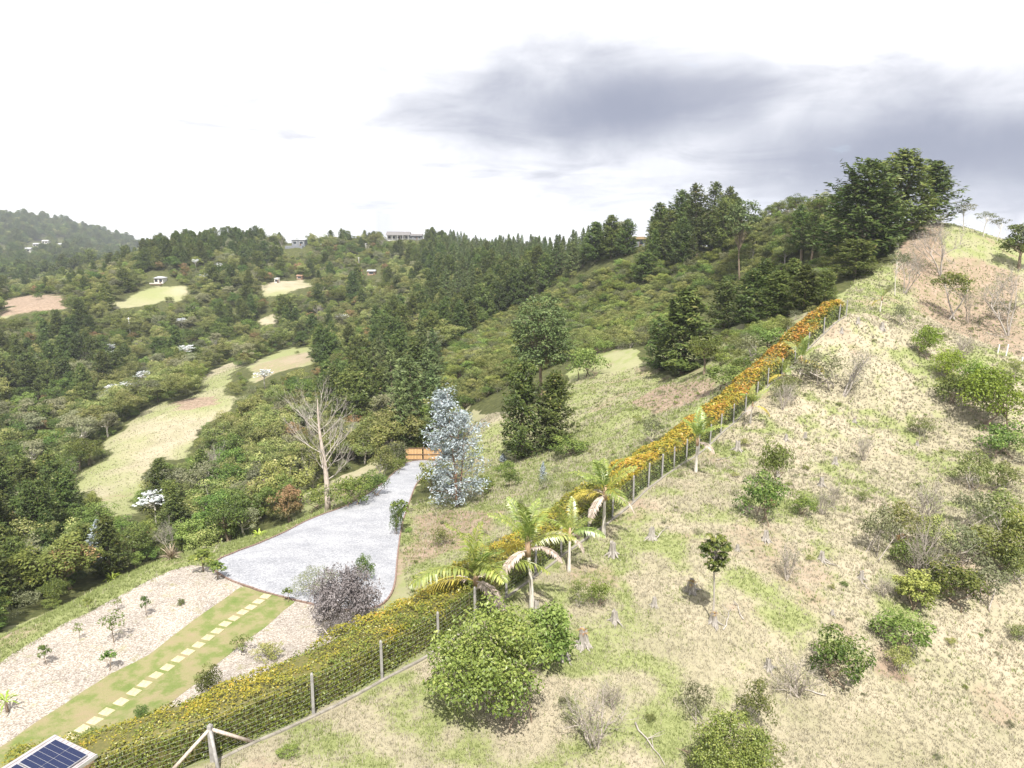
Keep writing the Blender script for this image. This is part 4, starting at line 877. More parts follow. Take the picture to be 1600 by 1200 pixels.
# ------------------------------------------------------------------ plants sighted one by one
SH = 'shrubs on the dry slope'
def put(kind, u, v, w, h, label, cat='shrub', group=None, name='shrub', var=None):
    p, hm, wm = at_px(u, v, w, h); INST.append((p.x, p.y, wm * .5)); return plant(kind, p, hm, wm, label, cat, group, name, None, var)
RIGHT = [
 ('big_leaf',762,1112,185,160,'big glossy green bush in front of the fence'),('big_bright',858,1045,84,100,'yellow-green leafy bush right of the big glossy bush'),
 ('shrub',1188,812,66,72,'dark green bush with brown underside on the mid slope'),('shrub_light',1208,762,52,74,'leafy green bush just behind the dark brown-based bush'),
 ('shrub_grey',1275,600,80,52,'low grey-green bush left of the multi-stemmed shrub tree'),('ball',1445,558,42,50,'round bright green bush alone on the upper slope'),
 ('ball',1480,592,46,48,'small round bright bush just below the lone round one'),('shrub',1490,632,56,52,'grey-green shrub between the bright round bushes'),('ball',1520,622,56,58,'yellow-green round bush behind the largest round bush'),('ball',1548,668,92,92,'largest round bright green bush near the right edge'),
 ('shrub_olive',1437,680,36,30,'small olive bush alone below the round bushes'),('bare',1350,720,44,46,'greyish twiggy shrub near the middle of the slope'),
 ('shrub',1568,714,72,54,'dark olive shrub below the largest round bush'),('shrub_olive',1524,762,62,56,'olive shrub, left one of a pair near right edge'),('shrub_olive',1566,768,56,46,'olive shrub, right one of a pair near right edge'),
 ('shrub',1254,806,38,36,'small dark green bush beside a grey leafless shrub'),('bare',1283,804,36,46,'grey leafless shrub beside a small dark bush'),
 ('bare',1440,822,60,74,'grey leafless bush at the top of the thicket'),('shrub_grey',1372,868,62,80,'twiggy shrub at the left tip of the thicket'),('shrub_olive',1408,850,70,62,'olive shrub at the upper left of the thicket'),
 ('shrub_grey',1516,826,54,62,'pale-stemmed grey shrub above the thicket'),('shrub_olive',1565,824,70,56,'olive shrub at the upper right of the thicket'),('shrub',1592,880,72,86,'dark green shrub of the thicket at right edge'),('shrub_light',1548,885,80,60,'light green shrub in the heart of the thicket'),
 ('bare',1440,912,78,86,'grey branching bush low in the thicket'),('shrub',1480,940,86,66,'dark green bush at the thicket foot, deep shade under it'),('shrub_grey',1532,938,84,66,'grey-green bush at the lower right of the thicket'),('big_bright',1428,952,58,58,'bright green bush at the lower left of the thicket'),
 ('shrub_light',1404,1012,84,60,'spreading yellow-green bush above the orange soil scar'),('bare',1378,932,36,38,'small dark twiggy bush left of the thicket'),('shrub_grey',1500,880,70,60,'greyish shrub between others in the thicket'),('shrub_olive',1455,860,60,52,'olive shrub behind the grey branching bush'),
 ('bare',1230,908,50,58,'olive twiggy bush above the middle of the slope'),('shrub',1306,1066,86,80,'green leafy bush left of the orange soil scar'),('bare',1248,1088,80,64,'tangle of bare grey branches beside a leafy bush'),('shrub_olive',1402,1052,42,42,'small olive bush beside the orange soil scar'),
 ('shrub_grey',1086,1124,52,62,'dull green bush near the bottom of the slope'),('shrub_olive',1180,1134,58,66,'olive bush above the bright bush at the bottom edge'),('big_leaf',1135,1228,118,104,'bright green bush cut by the bottom edge'),('shrub_olive',1192,1202,62,52,'small olive bush right of the bright bottom bush'),
 ('bare',930,1168,104,84,'sparse straggly shrub with yellowish tips near the bottom'),('bare',960,1110,50,46,'thin yellow-tipped shrub above the straggly one'),('shrub_olive',905,948,30,44,'small olive shrub with brown base near the palms'),('shrub_light',936,946,40,40,'low light green shrub right of the small olive one'),
 ('shrub_grey',1404,508,32,34,'round grey-green bush on the upper spur'),('shrub_olive',1225,622,44,36,'dry olive bush below the yellowing palm'),('bare',1222,640,40,50,'grey twiggy bush beside the hedge near the small palms'),
 ('bare',1500,565,40,44,'thin grey twiggy bush behind the round bushes'),('shrub_olive',1585,590,36,30,'olive bush at the right edge above the round bushes'),('shrub_grey',1560,500,46,34,'greyish bush under the bare tree at right'),('bare',1300,790,30,40,'small leafless twig bush on the slope'),('shrub_olive',1590,1000,36,24,'yellow-green clump at the right edge'),('russet',1408,856,22,24,'small rust-red bush in the thicket'),('russet',1204,795,20,16,'low reddish bush below the leafy green bush'),('shrub_grey',1460,905,60,50,'dull grey bush behind the grey branching bush'),('shrub_olive',1575,905,60,50,'olive bush low at the right of the thicket'),('shrub_light',1420,885,56,44,'light bush at the left flank of the thicket'),
]
for k, (kd, u, v, w, h, lb) in enumerate(RIGHT): put(kd, u, v, w, h, lb, 'shrub', SH, 'shrub', k)
TREES_R = [
 ('bare_tree',1318,618,92,84,'multi-stemmed grey-green shrub tree right of the hedge'),('spread_tree',1486,500,60,82,'small tree with yellowish round crown on two trunks'),('bare_tree',1512,505,32,62,'leaning thin tree right of the yellowish round-crowned tree'),('bare_tree',1414,458,50,70,'sparse grey tree near the hilltop conifers'),('umbrella',1398,462,34,70,'thin pale-stemmed tree left of the sparse grey tree'),
 ('bare_tree',1575,525,84,104,'twisted bare tree at the right edge'),('broad',1592,420,64,72,'dark green tree at the right edge below the skyline'),('umbrella',1505,358,34,42,'wispy tree on the skyline right of the big conifers'),('umbrella',1536,370,30,40,'umbrella-shaped tree on the right skyline, middle one'),('umbrella',1558,376,28,36,'umbrella-shaped tree on the right skyline, last one'),('umbrella',1588,390,30,40,'small tree on the skyline at the right edge'),
 ('bare_tree',1470,432,78,84,'grey leafless tree on the hill shoulder'),
 ('conifer',1345,408,150,150,'broad conifer at the left of the hilltop group'),('conifer',1398,372,140,132,'tallest conifer of the hilltop group'),('conifer',1448,350,104,96,'right-hand conifer of the hilltop group, open below'),('conifer',1372,394,110,100,'front conifer of the hilltop group'),('conifer',1335,432,92,56,'low bright conifer below the hilltop group'),('conifer',1310,405,90,110,'conifer left of the hilltop group on pale trunks'),('tall_conifer',1252,408,52,86,'tall conifer with bare lower trunk on the ridge slope'),('tall_conifer',1268,410,50,80,'second tall bare-trunked conifer on the ridge slope'),
 ('conifer',1130,515,74,74,'dark conifer at the left of the row above the hedge'),('conifer',1170,508,84,84,'dark conifer second in the row above the hedge'),('conifer',1214,503,78,78,'dark conifer third in the row above the hedge'),('conifer',1256,488,62,72,'dark conifer fourth in the row above the hedge'),('conifer',1288,476,52,52,'last conifer of the row nearest the hedge top'),('conifer',1190,492,70,84,'dark conifer set behind the row above the hedge'),('conifer',1236,480,66,74,'dark conifer behind the third of the row'),
 ('conifer',1066,584,112,130,'large conifer standing alone in the clearing'),('conifer',1030,577,70,78,'smaller conifer against the large lone conifer'),('broad',1100,585,52,64,'round leafy tree right of the large lone conifer'),('shrub_light',1140,606,68,40,'pale spreading bush beside the hedge in the clearing'),('shrub_grey',1180,560,70,40,'grey-green bush left of the hedge below the dark row'),('shrub_light',1205,545,60,36,'light bush left of the hedge below the dark row'),
 ('tall_conifer',1060,398,62,98,'tall conifer at the left edge of the ridge grove'),('tall_conifer',1088,402,58,112,'tall conifer in the ridge grove, left of middle'),('tall_conifer',1112,392,60,104,'tall conifer in the middle of the ridge grove'),('tall_conifer',1036,384,56,66,'conifer at the low left end of the ridge grove'),('tall_conifer',1072,372,52,76,'conifer behind in the ridge grove'),('tall_conifer',1130,384,50,90,'conifer at the right of the ridge grove'),('tall_conifer',1192,335,40,64,'narrow pointed conifer on the ridge skyline'),('tall_conifer',1178,338,34,50,'small conifer beside the narrow pointed one'),
 ('thin_gum',1155,440,52,134,'tall thin eucalyptus rising from the scrub slope'),('conifer',955,402,56,64,'dark conifer above the scrub left of the cabin'),('conifer',930,408,54,60,'dark conifer left of its twin near the cabin'),('conifer',1005,440,60,44,'low dark conifer on the scrub slope below the cabin'),('conifer',978,398,46,54,'pointed conifer beside the cabin'),('conifer',1022,402,46,56,'pointed conifer right of the cabin'),('tall_conifer',1045,404,54,74,'conifer between cabin and ridge grove'),
 ('conifer',815,715,94,142,'dense conifer at the clearing edge behind the silver eucalyptus'),('conifer',864,697,84,112,'olive conifer right of the dense clearing conifer'),('tall_grey',845,622,88,165,'tall grey-green tree behind the clearing conifers'),('feather',640,690,96,130,'feathery pine behind the gate, left one'),('feather',672,672,90,120,'feathery pine behind the gate, right one'),
 ('shrub_light',915,590,60,46,'pale bush on the clearing near the scrub edge'),('shrub',790,745,34,26,'low bush below the clearing conifers'),('shrub',890,712,60,30,'low dry bushes right of the clearing conifers'),
]
for k, (kd, u, v, w, h, lb) in enumerate(TREES_R):
    sh = kd.startswith('shrub'); put(kd, u, v, w, h, lb, 'shrub' if sh else 'tree', None, 'shrub' if sh else ('conifer_tree' if 'conifer' in kd or kd == 'feather' else 'tree'), k)
TERR = [
 ('purple',541,990,96,98,'purplish grey fine-leaved bush at the drive corner'),('fine',494,928,62,44,'grassy green bush standing in the gravel drive'),('dense',571,908,30,42,'small dense green bush standing in the gravel drive'),('dense',330,1090,42,50,'dense green bush on the lawn edge near the hedge'),('dense',222,1130,24,28,'low dark green bush on the lawn'),
 ('silver_young',160,890,52,76,'young silvery blue tree below the grass bank'),('russet',110,920,80,70,'reddish-tipped bush below the grass bank'),('light',90,925,110,86,'yellow-green bushy tree below the grass bank'),('light',210,880,50,56,'light green bush beside the silvery young tree'),('broad',30,935,90,70,'green bush at the left edge below the grass bank'),
 ('sapling',318,893,40,36,'leafy sapling at the left corner of the drive'),('sapling',340,905,30,30,'second sapling at the left corner of the drive'),('dense',620,835,24,50,'young shrub at the right edge of the drive'),('sapling',628,830,26,52,'upright sapling beside the drive edge'),
 ('sapling',230,965,14,36,'thin sapling in the middle of the pale bed'),('sapling_dry',185,955,14,26,'thin sapling at the back of the pale bed'),('sapling_dry',178,1005,30,55,'bushy dry sapling in the pale bed'),('sapling',73,1040,18,34,'thin sapling at the left of the pale bed'),('sapling',172,1048,22,34,'spreading sapling at the lawn side of the pale bed'),('sapling_dry',125,1000,12,32,'bare thin sapling in the pale bed'),('sapling',140,958,12,26,'thin sapling near the grass bank'),('dense',283,945,12,10,'tiny green tuft in the pale bed'),
 ('sapling',450,942,16,26,'yellow-green sapling at the end of the stepping stones'),('sapling_dry',380,1020,30,30,'dry plant in the narrow right-hand bed'),('shrub_olive',420,1030,44,24,'low olive plant against the hedge'),('sapling_dry',135,1172,34,36,'dry shrub beside the solar shed'),('shrub',185,1180,60,40,'green shrub at the lawn corner near the solar shed'),
 ('shrub',550,790,64,48,'round green bush beside the dead tree'),('shrub',585,775,40,40,'green bush along the left edge of the drive'),('shrub_olive',600,745,44,46,'olive bush along the drive near the gate'),('shrub_grey',618,732,40,44,'grey-green bush left of the gate'),('shrub',500,795,50,36,'low bush at the foot of the dead tree'),('light',440,810,56,66,'light green bushy tree left of the dead tree'),('light',385,828,60,72,'light green bushy tree above the drive corner'),('broad',345,838,70,72,'green bushy tree above the drive corner'),
 ('shrub',800,760,30,24,'small green bush on the bank behind the eucalyptus'),('shrub',758,772,36,30,'dark green bush on the bank beside the eucalyptus'),('silver_young',848,757,16,36,'tiny silvery sapling on the bank'),('silver_young',786,722,16,14,'small silvery shrub at the foot of the clearing conifers'),('shrub_grey',850,765,30,26,'dry bush around the tiny silvery sapling'),('shrub',672,770,40,50,'green shrub at the foot of the silver eucalyptus'),('shrub_grey',1020,690,36,40,'dry bush left of the hedge in the clearing'),('shrub_olive',690,850,34,26,'grey-green tuft on the bank'),
]
for k, (kd, u, v, w, h, lb) in enumerate(TERR):
    nm = 'sapling' if 'sapling' in kd or lb.find('sapling') >= 0 else ('tree' if 'tree' in lb else 'shrub'); put(kd, u, v, w, h, lb, 'sapling' if nm == 'sapling' else nm, None, nm, k)

# ------------------------------------------------------------------ forest, scrub
CON = [[(0,478),(150,485),(200,540),(160,590),(0,600)], [(225,340),(340,330),(430,350),(400,385),(340,392),(225,415)], [(600,395),(680,355),(760,335),(890,335),(930,395),(880,452),(780,505),(700,515),(600,545),(470,610),(470,575),(560,525),(640,475),(690,430)],
       [(480,540),(640,500),(650,600),(560,645),(480,605)], [(-60,780),(60,765),(150,720),(205,800),(180,865),(-60,935)], [(350,560),(430,555),(445,640),(350,645)], [(60,550),(150,545),(150,620),(60,640)], [(240,700),(300,690),(310,760),(230,790)], [(1010,290),(1150,285),(1150,400),(1010,400)]]
PINEZ = [[(690,330),(900,330),(925,400),(860,415),(730,400)], [(570,560),(700,540),(700,690),(620,690)], [(700,350),(735,338),(740,470),(690,470)]]
SCRUB = [(930,548),(880,562),(770,610),(715,640),(672,570),(770,500),(890,440),(975,410),(1080,410),(1180,350),(1290,325),(1300,420),(1270,470),(1190,440),(1110,455),(1010,535)]
KEEP = [DRIVE, MEADOW, BANK, CLEAR_R, GRASSBANK, LAWN, BED_L] + STRIPS
def any_in(u, v, polys):
    r = np.zeros(np.shape(u), bool)
    for p in polys: r |= inpoly(u, v, p)
    return r
def house_hit(u, v, m=0):
    r = np.zeros(np.shape(u), bool)
    for a, b, c, d in HOUSES: r |= (u > a - m) & (u < c + m) & (v > b - m) & (v < d + m)
    return r
def clear_view(x, y, z, hgt, rad, polys=KEEP, lim=1):
    """keeps a plant from standing in front of the open ground seen in the photograph"""
    bad = np.zeros(np.shape(x), int)
    for fx, fz in ((0, .15), (0, .5), (0, .75), (0, .98), (-.6, .5), (.6, .5)):
        u, v = pix(x + rad * fx, y, z + hgt * fz); bad += any_in(u, v, polys); bad += house_hit(u, v, 1) * 3
    return bad < lim
def jitter_grid(x0, x1, y0, y1, s, rng):
    gx, gy = np.meshgrid(np.arange(x0, x1, s), np.arange(y0, y1, s)); return (gx + rng.uniform(-.45, .45, gx.shape) * s).ravel(), (gy + rng.uniform(-.45, .45, gy.shape) * s).ravel()
def far_from_planted(x, y, pad):
    ok = np.ones(np.shape(x), bool)
    for px_, py_, r in INST: ok &= np.hypot(x - px_, y - py_) > r * .8 + pad
    return ok
ANYOBJ = {}
def first_crown(kind, var):
    """the crown of a standing tree of that kind and variant"""
    return ANYOBJ[(kind, var)]
def scatter_stuff(name, src, x, y, z, sx, sz, label, cat, rng):
    n = len(x); me = bpy.data.meshes.new(name); me.vertices.add(n); me.vertices.foreach_set('co', np.c_[x, y, z].astype(np.float32).ravel())
    a = me.attributes.new('scl', 'FLOAT_VECTOR', 'POINT'); a.data.foreach_set('vector', np.c_[sx, sx, sz].astype(np.float32).ravel())
    a = me.attributes.new('rotv', 'FLOAT_VECTOR', 'POINT'); a.data.foreach_set('vector', np.c_[np.zeros(n), np.zeros(n), rng.uniform(0, 6.28, n)].astype(np.float32).ravel())
    ng = bpy.data.node_groups.new(name + '_scatter', 'GeometryNodeTree'); ng.interface.new_socket('Geometry', in_out='INPUT', socket_type='NodeSocketGeometry'); ng.interface.new_socket('Geometry', in_out='OUTPUT', socket_type='NodeSocketGeometry')
    gi = ng.nodes.new('NodeGroupInput'); go = ng.nodes.new('NodeGroupOutput'); ip = ng.nodes.new('GeometryNodeInstanceOnPoints'); oi = ng.nodes.new('GeometryNodeObjectInfo'); oi.inputs[0].default_value = src; oi.transform_space = 'ORIGINAL'
    na = ng.nodes.new('GeometryNodeInputNamedAttribute'); na.data_type = 'FLOAT_VECTOR'; na.inputs[0].default_value = 'scl'; nb = ng.nodes.new('GeometryNodeInputNamedAttribute'); nb.data_type = 'FLOAT_VECTOR'; nb.inputs[0].default_value = 'rotv'
    er = ng.nodes.new('FunctionNodeEulerToRotation'); L = ng.links.new
    L(gi.outputs[0], ip.inputs['Points']); L(oi.outputs['Geometry'], ip.inputs['Instance']); L(na.outputs[0], ip.inputs['Scale']); L(nb.outputs[0], er.inputs[0]); L(er.outputs[0], ip.inputs['Rotation']); L(ip.outputs[0], go.inputs[0])
    o = link(name, me); md = o.modifiers.new('scatter', 'NODES'); md.node_group = ng; return tag(o, label, cat, None, 'stuff')
KNAME = {'broad': ('green leafy tree', 'broadleaf_tree'), 'olive': ('olive-yellow tree', 'broadleaf_tree'), 'grey': ('grey-green tree', 'broadleaf_tree'), 'russet': ('reddish-brown tipped tree', 'broadleaf_tree'), 'light': ('light green bushy tree', 'broadleaf_tree'),
         'conifer': ('dark green conifer', 'conifer_tree'), 'pine': ('narrow pine', 'pine_tree'), 'feather': ('feathery pine', 'pine_tree'), 'bare_tree': ('half-bare tree', 'bare_tree'),
         'shrub': ('green shrub', 'shrub'), 'shrub_olive': ('olive shrub', 'shrub'), 'shrub_grey': ('greyish shrub', 'shrub'), 'shrub_light': ('light green shrub', 'shrub')}
def zone(u, v):
    if u < 225 and v < 400: return 'on the far left mountain'
    if v < 405 and u < 700: return 'along the far ridge'
    if u > 900: return 'on the ridge near the cabin'
    if u > 640 and v < 540: return 'on the spur above the gate'
    if u > 560: return 'just behind the gate'
    if v < 470: return 'on the upper slope' + (' left of the hut' if u < 235 else ' right of the hut')
    if u < 110 and v < 700: return 'at the valley left edge'
    if v < 560: return 'on the lower slope' + (' by the white pole' if u < 300 else ' above the tan clearing')
    if u < 220 and v < 760: return 'left of the valley meadow'
    if u < 300: return 'below the grass bank'
    if v > 640: return 'between valley meadow and dead tree'
    return 'right of the valley meadow head'
def forest():
    rng = np.random.default_rng(77)
    xs, ys = [], []
    for y0, y1, s in ((48, 130, 4.3), (130, 260, 5.3), (260, 420, 6.4), (420, 640, 7.4)):
        a, b = jitter_grid(-.80 * y1 - 10, 60, y0, y1, s, rng); k = (a > -.80 * b - 12); xs.append(a[k]); ys.append(b[k])
    x = np.concatenate(xs); y = np.concatenate(ys); z = H(x, y); u, v = pix(x, y, z)
    n = len(x); uc, vc = pix(x, y, z + 6)
    con = any_in(uc, vc, CON); pin = any_in(uc, vc, PINEZ)
    f = fbm(x / 38, y / 38, 131, 3); g = rng.random(n); con |= (f > .66) & (g < .55); con |= (g < .05)
    kind = np.full(n, 'broad', dtype='U12'); f2 = fbm(x / 22, y / 22, 141, 3) + rng.normal(size=n) * .12
    kind[f2 > .45] = 'olive'; kind[f2 < .35] = 'light'; kind[(rng.random(n) < .14)] = 'grey'; kind[(rng.random(n) < .07)] = 'russet'; kind[rng.random(n) < .03] = 'bare_tree'
    kind[con & (rng.random(n) < np.where(vc > 500, .55, .8))] = 'conifer'; kind[pin & (rng.random(n) < np.where(vc > 500, .45, .92))] = 'pine'
    hh = np.array([{'broad': 7.2, 'olive': 7.0, 'light': 5.2, 'grey': 7.5, 'russet': 5.0, 'bare_tree': 6.5, 'conifer': 11.0, 'pine': 12.5}[k] for k in kind]) * rng.uniform(.68, 1.28, n)
    near = np.clip((y - 45) / 60, .55, 1); hh = hh * near
    fs = fence_side(x, y)
    ok = (u > -70) & (u < 1000) & (v > 330) & (v < 1190) & (fs < -4) & far_from_planted(x, y, 1.0)
    ok &= ~inpoly(u, v, SCRUB) & ~inpoly(uc, vc, SCRUB)
    ok &= clear_view(x, y, z, hh, hh * .33)
    ok &= ~((u > 700) & (v > 545)) & ~((u > 560) & (v > 735)) & ~((u > 930) & (y < 225)) & ~((u > 985)) & ~((u > 860) & (y > 335))
    # open ground of the terrace
    cf, _, _ = cover(x, y); ok &= (cf > .5)
    # keep the skyline low where the photograph shows it low
    ut, vt = pix(x, y, z + hh); sky = np.interp(u, [-100, 0, 100, 225, 235, 290, 400, 470, 560, 600, 670, 700, 760, 860, 900, 940, 1000], [335, 335, 352, 376, 352, 340, 349, 352, 359, 363, 356, 350, 337, 331, 352, 345, 340])
    lift = np.clip((sky - vt) * depth_of((x, y, z)) / FPX, 0, 99); hh = hh - lift; ok &= hh > 2.2
    x, y, z, u, v, kind, hh = (q[ok] for q in (x, y, z, u, v, kind, hh)); print('forest trees', len(x))
    order = np.argsort(y); cnt = {}; rest = {}
    for i in order:
        k = str(kind[i]); c = cnt.get(k, 0); cnt[k] = c + 1; var = int(rng.integers(len(PROTO[k]))); lim = {'conifer': 215, 'broad': 72, 'olive': 72, 'light': 40, 'grey': 28, 'russet': 10}.get(k, 120)
        if c < lim:
            nm, on = KNAME[k]; zn = zone(float(u[i]), float(v[i])); size = 'tall ' if hh[i] > {'conifer': 12, 'pine': 13.5}.get(k, 8) else ('small ' if hh[i] < {'conifer': 7.5, 'pine': 9}.get(k, 4.8) else '')
            o = plant(k, (x[i], y[i], z[i]), hh[i], None, size + nm + ' ' + zn, 'tree', nm + 's ' + zn, on, None, var, .1)
            for ch in o.children:
                if ch.name.startswith('crown'): ANYOBJ.setdefault((k, var), ch)
        else: rest.setdefault((k, var), []).append(i)
    for (k, var), idx in rest.items():
        idx = np.array(idx); s = hh[idx] / PROTO[k][var][1]
        scatter_stuff('distant_wood', first_crown(k, var), x[idx], y[idx], z[idx] - .1, s * rng.uniform(.9, 1.15, len(idx)), s, 'distant ' + KNAME[k][0] + 's massed on the far valley slopes', 'wood', rng)
    # undergrowth between the trees
    a, b = jitter_grid(-270, 40, 46, 330, 3.6, rng); a2, b2 = jitter_grid(-430, 60, 330, 560, 5.6, rng); a = np.r_[a, a2]; b = np.r_[b, b2]; zz = H(a, b); uu, vv = pix(a, b, zz); cf, _, _ = cover(a, b); sz = rng.uniform(.5, 1.25, len(a)) * np.where(b > 330, 1.5, 1); cf = np.maximum(cf, (rng.random(len(a)) < .05) * (b > 100))
    k = (uu > -40) & (uu < 960) & (cf > .6) & ~inpoly(uu, vv, SCRUB) & (fence_side(a, b) < -5) & (clear_view(a, b, zz, sz * 2.2, sz) | ((rng.random(len(a)) < .10) & (b > 120))) & ~((uu > 700) & (vv > 545)) & ~((uu > 985))
    a, b, zz, sz = a[k], b[k], zz[k], sz[k]; w = rng.integers(4, size=len(a)); print('undergrowth', len(a))
    return a, b, zz, sz, w
ug = forest()
def scrub():
    rng = np.random.default_rng(91)
    x, y = jitter_grid(-40, 130, 95, 275, 2.15, rng); z = H(x, y); u, v = pix(x, y, z + .8); ok = inpoly(u, v, SCRUB) & far_from_planted(x, y, -.3) & (rng.random(len(x)) < .93) & ~house_hit(u, v, 3)
    x, y, z, u, v = x[ok], y[ok], z[ok], u[ok], v[ok]; n = len(x); f = fbm(x / 12, y / 12, 151, 3) + rng.normal(size=n) * .1
    kind = np.full(n, 'shrub_light', dtype='U12'); kind[f > .52] = 'shrub_olive'; kind[f < .38] = 'shrub'; kind[rng.random(n) < .17] = 'shrub_grey'; s = rng.uniform(.55, 1.5, n); print('scrub', n)
    cnt = {}; rest = {}
    for i in np.argsort(y):
        k = str(kind[i]); c = cnt.get(k, 0); cnt[k] = c + 1; var = int(rng.integers(len(PROTO[k])))
        if c < 45:
            place = 'at the scrub foot' + (' left of the clearing' if u[i] < 900 else (' above the clearing' if u[i] < 1040 else ' behind the lone conifer'))
            o = plant(k, (x[i], y[i], z[i]), 2.3 * s[i] * .85, 2.9 * s[i], KNAME[k][0] + ' ' + place, 'shrub', KNAME[k][0] + 's ' + place, 'shrub', None, var)
            for ch in o.children:
                if ch.name.startswith('crown'): ANYOBJ.setdefault((k, var), ch)
        else: rest.setdefault((k, var), []).append(i)
    for (k, var), idx in rest.items():
        idx = np.array(idx); scatter_stuff('hillside_scrub', first_crown(k, var), x[idx], y[idx], z[idx] - .05, s[idx], s[idx] * .85, KNAME[k][0] + 's growing densely over the scrub slope', 'scrub', rng)
    a, b, zz, sz, w = ug
    for q, (k, var) in enumerate((('shrub', 0), ('shrub_olive', 0), ('shrub_light', 0), ('shrub_grey', 0))):
        m = w == q; src = ANYOBJ.get((k, var)) or next(o for kk, o in ANYOBJ.items() if kk[0] == k)
        scatter_stuff('undergrowth', src, a[m], b[m], zz[m] - .05, sz[m], sz[m], KNAME[k][0] + 's filling the gaps between the valley trees', 'undergrowth', rng)
    # bushes between the hedge and the dark row
    up = [(1100,530),(1290,488),(1312,494),(1250,548),(1180,592),(1120,580)]
    x, y = jitter_grid(15, 60, 78, 125, 2.3, rng); z = H(x, y); u, v = pix(x, y, z); ok = inpoly(u, v, up) & far_from_planted(x, y, -.4) & (fence_side(x, y) < -3.2)
    for i in np.nonzero(ok)[0]:
        k = ('shrub_grey', 'shrub_light', 'shrub', 'shrub_olive')[rng.integers(4)]; s = rng.uniform(.5, 1.1); plant(k, (x[i], y[i], z[i]), 2.0 * s, 2.7 * s, KNAME[k][0] + ' left of the upper hedge', 'shrub', KNAME[k][0] + 's left of the upper hedge', 'shrub')
    # trees over the scrub's upper edge and along the crest
    x, y = jitter_grid(30, 140, 140, 270, 4.3, rng); z = H(x, y); u, v = pix(x, y, z); ok = (u > 1018) & (u < 1310) & (v < 418) & far_from_planted(x, y, 1.0) & ~house_hit(u, v, 6)
    for i in np.nonzero(ok)[0]:
        if rng.random() < .12: continue
        k = ('tall_conifer', 'conifer')[int(rng.random() < .45)] if (u[i] < 1150 and rng.random() < .85) else ('olive', 'broad', 'light')[rng.integers(3)]; h = rng.uniform(9, 14) if 'conifer' in k else rng.uniform(3, 5.5)
        ut, vt = pix(x[i], y[i], z[i] + h); sk = np.interp(u[i], [1010, 1040, 1080, 1140, 1150, 1210, 1300], [345, 318, 292, 286, 305, 300, 288]); h -= max(0, (sk - vt) * y[i] / FPX)
        if h < 1.5 or ('conifer' not in k and rng.random() < .45): continue
        plant(k, (x[i], y[i], z[i]), h, None, ('tall bare-trunked conifer in the ridge grove' if k == 'tall_conifer' else 'dense conifer in the ridge grove' if k == 'conifer' else KNAME[k][0] + ' on the crest left of hilltop'), 'tree', 'conifers of the ridge grove' if 'conifer' in k else KNAME[k][0] + 's on the crest', 'conifer_tree' if 'conifer' in k else 'broadleaf_tree')
    # the wooded mountain far left
    x, y = jitter_grid(-1300, -330, 600, 1650, 13.0, rng); z = H(x, y); u, v = pix(x, y, z); ok = (u > -60) & (u < 260) & (v > 320) & ~house_hit(u, v, 2) & ~house_hit(*pix(x, y, z + 10), 1)
    x, y, z = x[ok], y[ok], z[ok]; w = rng.integers(5, size=len(x)); s = rng.uniform(1.0, 1.9, len(x)); print('mountain', len(x))
    for q, (k, var) in enumerate((('conifer', 0), ('broad', 0), ('olive', 0), ('conifer', 1), ('broad', 1))):
        m = w == q; src = ANYOBJ.get((k, var)) or next(o for kk, o in ANYOBJ.items() if kk[0] == k)
        scatter_stuff('mountain_wood', src, x[m], y[m], z[m] - .3, s[m] * 1.25, s[m], 'far ' + KNAME[k][0] + 's covering the left mountain', 'wood', rng)
scrub()
def weeds():
    rng = np.random.default_rng(95); x, y = jitter_grid(-14, 105, 10, 120, 1.7, rng); z = H(x, y); u, v = pix(x, y, z); fs = fence_side(x, y); g = fbm(x / 7, y / 7, 181, 3)
    ok = (u > -60) & (u < 2050) & (v < 1900) & ((fs > .6) | (inpoly(x, y, WP['clear']) & (fs < -3))) & (rng.random(len(x)) < np.clip((g - .38) * 1.5, .03, .5) * np.where(y > 88, 1.7, .8))
    for q in ('drive', 'bedl', 'bedr', 'lawn'): ok &= ~inpoly(x, y, WP[q])
    x, y, z = x[ok], y[ok], z[ok]; w = rng.integers(4, size=len(x)); s = rng.uniform(.08, .26, len(x)) * np.where(rng.random(len(x)) < .1, 1.7, 1)
    for q, k in enumerate(('shrub_grey', 'shrub_light', 'shrub_olive', 'shrub_grey')):
        m = w == q; src = next(o for kk, o in ANYOBJ.items() if kk[0] == k); scatter_stuff('weeds', src, x[m], y[m], z[m] - .03, s[m], s[m] * .8, 'low weeds dotted over the dry slope', 'weeds', rng)
weeds()

